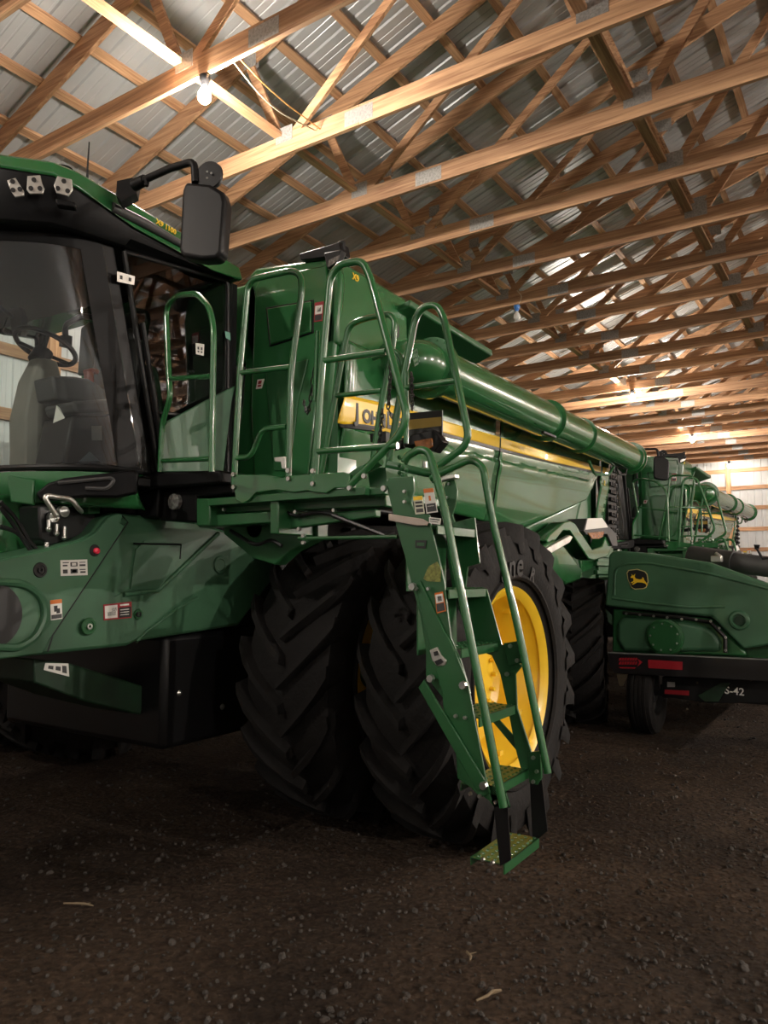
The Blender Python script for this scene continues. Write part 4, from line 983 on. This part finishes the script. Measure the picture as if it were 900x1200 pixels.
    fpoly = [(-260, 690), (-120, 668), (0, 655), (55, 643), (95, 632), (108, 624), (120, 608), (136, 600), (150, 602), (230, 611), (300, 633), (340, 642), (330, 665), (305, 700), (280, 733), (160, 752), (150, 757), (0, 773), (-140, 792), (-260, 800)]
    mb = MB(); mb.prism(K(fpoly), (2*(CX-FX), 0, 0)); fh = mb.build('feeder_house', DUSTY, root, .02, ang=30)
    nX = (1, 0, 0)
    # front half panel standing proud, with its diagonal seam
    mb = MB(); mb.prism(K([(-130, 672), (0, 656), (55, 644), (95, 633), (110, 624), (123, 607), (136, 601), (143, 603), (138, 612), (145, 616), (62, 742), (58, 746), (47, 766), (0, 772), (-130, 790)]), (.022, 0, 0)); fp = mb.build('feeder_side_panel', DUSTY, fh, .008, ang=30)
    mb = MB(); mb.tube(fillet(K([(-20, 683), (0, 682), (30, 684), (50, 700), (54, 722), (42, 748), (20, 760), (0, 758), (-30, 760)], .03), .06), .020, 8); mb.build('drum_rim', DUSTY, fp)
    c = at(-12, 722, X=FX+.024); mb = MB(); mb.lathe([(0, 0), (0, .165), (.012, .160), (.012, .09), (.02, .09), (.02, 0)], c, nX, 32); mb.build('drum_opening', INK, fp)
    mb = MB(); mb.prism(K([(132, 700), (152, 690), (158, 644), (168, 634), (212, 637), (212, 652), (186, 690), (150, 692)], .0), (.012, 0, 0)); mb.build('access_hatch', DUSTY, fh, .006)
    mb = MB(); mb.tube(K([(157, 637), (212, 638), (211, 655)], .012), .006, 6); mb.build('hatch_edge', BLACK, fh)
    mb = MB(); mb.tube(K([(145, 697), (185, 692), (200, 678), (256, 625)], .006), .014, 8); mb.tube(K([(160, 752), (172, 740), (210, 712), (232, 700)], .004), .010, 8); mb.build('pressed_rib', DUSTY, fh)
    mb = MB(); mb.tube(K([(143, 604), (150, 612), (62, 744), (56, 764)], .022), .004, 6); mb.build('panel_seam', BLACK, fh)
    mb = MB(); c = at(111, 645, X=FX+.024); mb.lathe([(0, .034), (.004, .030), (.004, 0)], c, nX, 20); bz = mb.build('button_recess', INK, fp)
    mb = MB(); mb.lathe([(0, .017), (.014, .016), (.018, 0)], at(112.5, 645.5, X=FX+.03), nX, 16); mb.build('red_button', REDK, bz)
    for p, r_ in (((47, 668), .032), ((104, 734), .038), ((162, 720), .026)):
        mb = MB(); mb.lathe([(0, r_*1.25), (.006, r_*1.15), (.006, r_*.8), (.002, r_*.75), (.002, 0)], at(*p, X=FX+(.023 if p[0] < 110 else .003)), nX, 20); ho = mb.build('bolt_hole', GREEN2 if p[0] > 60 else INK, fh)
        mb = MB(); mb.lathe([(0, .016), (.012, .016), (.012, .008), (.004, .008)], at(*p, X=FX+.026), nX, 10); mb.build('hole_bolt', ZINC if 100 < p[0] < 110 else BLACK2, ho)
    mb = MB(); c = at(258, 662, X=FX+.004); mb.lathe([(0, .06), (.008, .055), (.008, .04), (.003, .035), (.003, 0)], c, nX, 20); mb.build('pressed_boss', DUSTY, fh)
    st('diagram_label', [(70.5, 656.5), (102, 655.5), (102.5, 674), (71, 675)], WHITE, [(.08, .14, .3, .2, DGREY), (.08, .3, .25, .4, DGREY), (.36, .15, .62, .42, DGREY), (.41, .2, .57, .37, WHITE), (.7, .15, .92, .2, DGREY), (.7, .3, .92, .42, DGREY), (.08, .6, .25, .85, DGREY), (.36, .58, .62, .86, DGREY), (.41, .64, .57, .8, WHITE), (.7, .6, .92, .66, DGREY), (.72, .74, .92, .85, DGREY)], fp, nX, X=FX+.024)
    st('warning_label', [(58.5, 703.5), (72, 702), (73, 725), (59.5, 727)], WHITE, [(0, 0, 1, .2, ORANGE), (.3, .3, .6, .6, INK), (.5, .45, .8, .7, INK), (.05, .74, .95, .95, DGREY)], fp, nX, X=FX+.024)
    st('danger_label', [(121, 708.5), (154, 705), (154, 724), (121.5, 727)], RED, [(.04, .1, .48, .9, WHITE), (.12, .5, .42, .75, INK), (.28, .25, .45, .5, INK), (.53, .3, .97, .93, INK), (.58, .42, .9, .47, WHITE), (.58, .58, .9, .62, WHITE), (.58, .74, .9, .78, WHITE), (.58, .1, .9, .2, WHITE)], fh, nX, X=FX+.002)
    # hydraulic coupler with lift handle, hoses
    mb = MB(); mb.prism(P3([(45, 592), (82, 588), (92, 592), (112, 602), (114, 612), (108, 620), (98, 628), (60, 640), (47, 632)], X=FX-.10), (-.22, 0, 0)); hc = mb.build('hydraulic_coupler', BLACK2, fh, .012)
    mb = MB(); mb.tube(fillet([at(66, 604, X=FX+.16), at(50, 580, X=FX+.16), at(84, 585, X=FX+.16), at(92, 596, X=FX+.16), at(96, 600, X=FX-.12)], .04), .013, 10); mb.build('coupler_handle', ZINC, hc)
    mb = MB()
    for x, y, l in ((57, 620, .05), (66, 625, .05), (75, 630, .06), (64, 608, .03), (74, 602, .03), (55, 640, .02)):
        p = at(x, y, X=FX-.07); mb.cyl(p, p+V((0, 0, l)), .012, seg=8); mb.sphere(p, .016, 8, 5)
    p = at(72, 600, X=FX-.08); mb.cyl(p, p+V((.03, 0, 0)), .035, .03, 14); p = at(60, 606, X=FX-.09); mb.cyl(p, p+V((.03, 0, 0)), .03, .03, 12)
    mb.build('coupler_fitting', STEEL, hc)
    for pts in ([(0, 588), (18, 606), (34, 634), (44, 645)], [(0, 594), (14, 612), (28, 634), (38, 648)], [(0, 617), (18, 622), (34, 638)]):
        mb = MB(); mb.tube(fillet(P3(pts, X=FX-.12), .08), .012, 8); mb.build('hydraulic_hose', BLACK2, fh)
    mb = MB(); mb.prism(P3([(88, 574), (112, 572), (142, 578), (142, 583), (118, 582), (118, 602), (104, 602), (104, 582), (90, 580)], X=FX-.03), (-.12, 0, 0)); mb.build('coupler_bracket', GREEN2, fh, .008)
    mb = MB(); mb.prism(P3([(8, 556), (40, 562), (40, 592), (12, 588)], pl=(V((-3.62, 2.46, 2.0)), V((1, -.9, 0)).normalized())), V((-.7, .7, 0))*.03); mb.build('nose_cover', GREEN2, root, .008)
    # parts under the feeder house
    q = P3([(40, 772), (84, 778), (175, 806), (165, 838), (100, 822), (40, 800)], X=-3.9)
    mb = MB(); mb.prism(q, (-.5, 0, 0)); lc = mb.build('lift_cylinder_frame', DARKGREEN, root, .01)  # shade beneath the feeder house is painted in as near-black green
    st('lift_label', [(53, 777), (80, 777.5), (81, 793), (51, 785)], WHITE, [(.15, .3, .35, .7, DGREY), (.45, .3, .65, .7, DGREY), (.72, .2, .9, .8, DGREY)], lc, nX, X=-3.895)
    mb = MB(); mb.tube(P3([(185, 800), (262, 822)], X=-3.8), .035, 10); mb.tube(P3([(232, 826), (262, 822)], X=-3.75), .02, 8); mb.build('lift_cylinder', BLACK2, root)
    mb = MB(); p = at(258, 828, X=-3.72); mb.sphere(p, .03, 8, 6); mb.sphere(at(208, 812, X=-3.72), .03, 8, 6); mb.build('axle_fitting', STEEL, root)
    mb = MB(); mb.span((-5.4, 3.2, .55), (-3.7, 4.1, 1.25)); mb.build('transmission', BLACK, root, .04)  # black colour stands in for the deep shadow under the machine
    ROOT = V((0, 0, 0))
    return root
combine = build_combine()
c2 = copy_tree(combine); c2.location = (CX, 4.41+9.88, 0)
c2['label'] = 'second green combine harvester parked behind, between the front one and the end wall'
c2['group'] = 'green combine harvesters parked in line'
# on the second machine the boarding rails and mirror are swung in for parking
for o in c2.children:
    nm = o.name.split('.')[0]
    if nm in ('ladder_hand_rail', 'hand_rail', 'ladder_side_plate', 'ladder_step', 'folding_link', 'ladder_foot_plate', 'step_hanger', 'ladder_brace', 'rail_bracket', 'ladder_bolt', 'latch_bar',
              'ladder_catch', 'ladder_cutout', 'ladder_riser', 'safety_chain', 'rail_stub', 'hinge_plate', 'ladder_pivot', 'pivot_cap', 'hinge_cluster', 'part_label', 'molded_mark', 'marker_plate'):
        if max((o.matrix_basis @ V(b)).x for b in o.bound_box)-(CX-CX) > 2.2: o.location.x -= .36
    if nm == 'mirror_arm': o.location.x -= .22

# ------------------------------------------------------------------ the header on its trailer
def build_header():
    global ROOT
    ROOT = V((-1.7, 8.0, .0)); Yh = 7.95; LEN = 4.3
    h = empty('harvester_header', ROOT+V((0, 0, .79)), 'dusty green harvester header with round deer badge, resting on a black trailer', 'harvester header')
    ROOT = V((-1.7, 8.0, .79))
    K = lambda ps, dy=0: P3(ps, Y=Yh+dy)
    outer = [(713.5, 650), (719, 645), (760, 648), (830, 659), (900, 684), (960, 712), (985, 740), (960, 750), (900, 756.5), (871, 761), (834, 723), (718, 711.5), (708.5, 710)]
    mb = MB(); mb.prism(K(outer), (0, .20, 0)); es = mb.build('end_shield', DUSTY, h, .025, ang=30, seg=3)
    # recessed field of the shield: raised rim around it
    mb = MB(); mb.tube(fillet(K([(720, 697), (721, 668), (733, 661), (760, 660), (830, 672), (900, 690)]), .05), .012, 8); mb.tube(fillet(K([(717, 701), (760, 707), (810, 712), (850, 711)]), .05), .012, 8); mb.build('pressed_rib', DUSTY, es)
    c = at(866, 727, Y=Yh-.005); mb = MB(); mb.lathe([(-.01, .10), (.016, .08), (.018, .06), (-.01, .048), (-.012, 0)], c, (0, -1, 0), 28); mb.build('shield_recess', DUSTY, es)
    mb = MB(); mb.lathe([(0, .043), (.004, .04), (.004, 0)], c+V((0, -.002, 0)), (0, -1, 0), 20); mb.build('recess_dark_disc', DARKGREEN, es)  # dark disc painted for the shaded inside of the hole
    # badge
    bc = at(747, 679, Y=Yh); s = at(760, 679, Y=Yh).x-bc.x
    bp = [(-.95, .55), (-.80, .82), (0, 1.02), (.72, .86), (.92, .62), (1.0, -.1), (.80, -.70), (.55, -.86), (-.25, -1.0), (-.55, -.86), (-.88, -.1)]
    sk = lambda a, b: V((bc.x+a*s, Yh, bc.z+b*s*.95-a*s*.10))
    mb = MB(); mb.prism([sk(a, b) for a, b in bp], (0, -.006, 0)); bd = mb.build('badge', BADGE, es)
    mb = MB(); mb.prism([sk(a*.93, b*.93)+V((0, -.006, 0)) for a, b in bp], (0, -.002, 0)); mb.build('badge_field', INK, bd)
    deer = [(-.51, .48), (-.36, .30), (-.16, .54), (-.23, .24), (-.14, .08), (.17, .01), (.42, .07), (.49, .30), (.60, .15), (.63, .0), (.79, -.19), (.94, -.47), (.86, -.50), (.69, -.31), (.42, -.26), (.0, -.29), (-.12, -.37), (-.40, -.57), (-.49, -.51), (-.29, -.34), (-.27, -.27), (-.52, -.42), (-.61, -.36), (-.36, -.22), (-.33, -.04), (-.39, .11), (-.57, .09), (-.61, .19), (-.47, .28)]
    mb = MB(); mb.prism([sk(a, b)+V((0, -.008, 0)) for a, b in deer], (0, -.002, 0)); mb.build('leaping_deer', DECALY, bd)
    # gear housing below
    mb = MB(); mb.prism(K([(718, 713), (834, 725), (874, 764), (874, 769), (717, 765)], .06), (0, .25, 0)); gb = mb.build('drive_housing', GREEN2, h, .02)
    mb = MB(); mb.prism(K([(722, 730), (730, 722), (780, 724), (824, 733), (838, 741), (845, 752), (845, 764), (730, 764), (722, 750)], .02), (0, .2, 0)); mb.build('drive_cover', DUSTY, gb, .045, seg=4, ang=50)
    c = at(779, 746.5, Y=Yh+.01); rr = at(798, 746.5, Y=Yh).x-c.x
    mb = MB(); mb.lathe([(-.05, rr*1.25), (.01, rr*1.15), (.015, rr), (.03, rr*.98), (.03, 0)], c, (0, -1, 0), 36); rc = mb.build('round_cover', GREEN2, gb, ang=30)
    mb = MB()
    for k in range(9):
        a = 2*math.pi*(k+.4)/9; bolt(mb, c+V((math.cos(a)*rr*.85, -.03, math.sin(a)*rr*.85)), (0, -1, 0), .011, .009)
    mb.build('cover_bolt', ZINC, rc)
    mb = MB(); pts = K([(730, 718), (765, 721), (800, 724), (832, 729), (850, 747), (850, 765)], .0); mb.tube(pts, .022, 6); sl_ = mb.build('seal_strip', BLACK, gb)
    mb = MB()
    for p in ((734, 719), (750, 720.5), (766, 722), (782, 723.5), (799, 725.5), (816, 726), (833, 728), (843, 736), (850.5, 747), (850.5, 762)): mb.lathe([(0, .012), (.008, .012), (.008, .006), (.002, .006)], at(*p, Y=Yh-.022), (0, -1, 0), 8)
    mb.build('seal_bolt', ZINC, sl_)
    # body of the header behind the shield
    body = [(-2.36, .80), (-2.40, 1.55), (-2.30, 1.74), (-1.9, 1.72), (-1.2, 1.35), (-.6, 1.0), (.1, .86), (.1, .80)]
    mb = MB(); mb.prism([V((x, Yh+.2, z)) for x, z in body], (0, LEN-.4, 0)); mb.build('header_frame', GREEN2, h, .01)
    mb = MB(); mb.prism([V((x, Yh+LEN-.2, z)) for x, z in body], (0, .2, 0)); mb.build('end_shield', DUSTY, h, .02)
    mb = MB(); mb.tube([V((-1.72, 8.7, 1.80)), V((-1.28, 8.55, 1.74))], [.13, .12], 24); mb.tube([V((-1.31, 8.56, 1.745)), V((-.4, 8.3, 1.62))], .105, 24); mb.lathe([(0, .11), (0, .125), (.03, .125), (.03, .11)], (-1.30, 8.557, 1.744), (1, -.29, -.13), 24)
    mb.build('rolled_apron', DGREY, h)
    mb = MB(); mb.tube([at(894, 655, Y=8.4), at(887, 643, Y=8.4)], .012, 8); mb.tube([at(887, 643, Y=8.4), at(885, 640, Y=8.4), at(890, 641, Y=8.4)], .022, 8); mb.tube([at(893, 655, Y=8.4), at(910, 654, Y=8.4)], .02, 8); mb.build('reel_lever', BLACK, h)
    mb = MB(); mb.box(at(840, 655, Y=8.3), (.10, .1, .06)); mb.cyl(at(845, 653, Y=8.3), at(838, 648, Y=8.3), .02, seg=8); mb.build('reel_bracket', ZINC, h, .01)
    # trailer
    ROOT = V((-1.7, 8.0, 0))
    t = empty('header_trailer', ROOT, 'black header trailer with red reflectors carrying the dusty green header', 'trailer')
    Yt = 7.84
    mb = MB(); mb.prism(P3([(712.5, 764.5), (905, 773), (905, 799), (720, 789), (714, 780)], Y=Yt), (0, .12, 0)); mb.span((-.85, Yt, .72), (.2, Yt+.12, .86))
    bar = mb.build('end_beam', BLACK2, t, .006)
    mb = MB(); mb.prism(P3([(712.5, 764), (905, 772.5), (905, 774), (712.5, 765.5)], Y=Yt-.004), (0, .004, 0)); mb.build('beam_edge', mat('worn_edge', (.16, .17, .16), .5), bar)
    st = lambda q, m, nm: MB().prism(P3(q, Y=Yt-.001), (0, -.002, 0)).build(nm, m, bar)
    st([(759.5, 773), (800, 775.5), (800, 785), (760, 783)], RED, 'red_reflector')
    mb = MB()
    for k in range(7):
        x = 726+k*3.1
        for yy in (772, 776.5): mb.prism(P3([(x, yy-1), (x+2.5, yy-1.2), (x+1.5, yy+2.2), (x-1, yy+2.4)], Y=Yt-.001), (0, -.002, 0))
    mb.prism(P3([(747, 772), (753, 776), (747, 781), (749, 776)], Y=Yt-.001), (0, -.002, 0)); mb.prism(P3([(725, 781.5), (745, 782), (744, 783.5), (727, 783)], Y=Yt-.001), (0, -.002, 0))
    mb.build('maker_emblem', RED, bar)
    mb = MB(); mb.span((-2.05, Yt+.13, .64), (-1.93, Yt+LEN, .80)); mb.span((-.5, Yt+.13, .64), (-.38, Yt+LEN, .80)); mb.span((-2.1, 8.14, .38), (.0, 8.26, .5)); mb.span((-2.1, 11.4, .38), (.0, 11.52, .5))
    mb.span((-2.03, 8.1, .45), (-1.95, 8.3, .7)); mb.span((-.48, 8.1, .45), (-.40, 8.3, .7)); mb.span((-2.03, 11.36, .45), (-1.95, 11.56, .7)); mb.span((-.48, 11.36, .45), (-.40, 11.56, .7))
    mb.build('trailer_frame', BLACK2, t, .006)
    mb = MB(); mb.prism(P3([(776, 793), (905, 798), (905, 824), (830, 824), (790, 818), (776, 818)], Y=Yt+.25), (0, .08, 0)); lb = mb.build('lower_beam', BLACK, t, .006)
    mb = MB(); mb.prism(P3([(818, 815), (845, 800), (856, 800), (842, 822), (826, 822)], Y=Yt+.24), (0, -.01, 0)); mb.build('green_gusset', DARKGREEN, lb, .002)
    Ys = Yt+.245
    MB().prism(P3([(779, 808), (807.5, 809.5), (807.5, 815), (779, 813)], Y=Ys), (0, -.004, 0)).build('red_reflector', RED, lb)
    MB().prism(P3([(782, 799), (791, 799.5), (791, 805), (782, 805)], Y=Ys), (0, -.004, 0)).build('tag_plate', mat('tag_grey', (.28, .27, .25), .5), lb)
    p0 = at(849, 812.5, Y=Ys); text_mesh('S-42', at(862, 812, Y=Ys).x-at(849, 812, Y=Ys).x, p0+V((0, -.002, 0)), (1, 0, -.04), (0, 0, 1), WHITE, 'number_lettering', lb, .001)
    mb = MB()
    for p in ((728, 803), (805, 831), (817, 800), (880, 797)): mb.sphere(at(*p, Y=Yt+.2), .012, 8, 5)
    mb.prism(P3([(722, 789), (736, 789), (730, 804), (726, 804)], Y=Yt+.02), (0, .01, 0)); mb.build('hook_plate', mat('dull_bronze', (.10, .08, .05), .5, .5), t)
    def tw(x, y):
        mb = MB(); R0 = .385; c = V((x, y, R0-.008)); hw = .125
        mb.lathe([(-hw*.8, .21), (-hw, .26), (-hw, .33), (-hw*.85, R0-.012), (-hw*.5, R0), (hw*.5, R0), (hw*.85, R0-.012), (hw, .33), (hw, .26), (hw*.8, .21)], c, (1, 0, 0), 48)
        for g in (-.06, -.02, .02, .06):
            mb.lathe([(g-.014, R0), (g-.012, R0+.006), (g+.012, R0+.006), (g+.014, R0)], c, (1, 0, 0), 48)
        w = mb.build('trailer_tire', RUBBER, t, ang=35)
        mb = MB(); mb.lathe([(hw*.75, .215), (hw*.85, .205), (hw*.4, .18), (hw*.3, .12), (hw*.5, .08), (hw*.7, .06), (hw*.8, 0)], c, (1, 0, 0), 32)
        mb.lathe([(-hw*.75, .215), (-hw*.85, .205), (-hw*.4, .18), (-hw*.3, 0)], c, (1, 0, 0), 32); mb.build('rim', mat('trailer_rim%d' % int(y*10+x*100), (.045, .045, .045), .45, .5), w)
    tw(-2.10, 8.2); tw(-.28, 8.2); tw(-2.10, 11.46); tw(-.28, 11.46)
    ROOT = V((0, 0, 0))
build_header()

# ------------------------------------------------------------------ light, world, view
w = bpy.data.worlds.new('world'); sc.world = w; w.use_nodes = True
bgn = w.node_tree.nodes['Background']; bgn.inputs[0].default_value = (.05, .06, .09, 1); bgn.inputs[1].default_value = .05
sc.view_settings.view_transform = 'Standard'; sc.view_settings.look = 'None'; sc.view_settings.gamma = 1; sc.view_settings.use_curve_mapping = False
sc.view_settings.exposure = 2.45
sc.cycles.max_bounces = 8; sc.cycles.diffuse_bounces = 4; sc.cycles.glossy_bounces = 4; sc.cycles.transparent_max_bounces = 12
sc.cycles.sample_clamp_indirect = 8
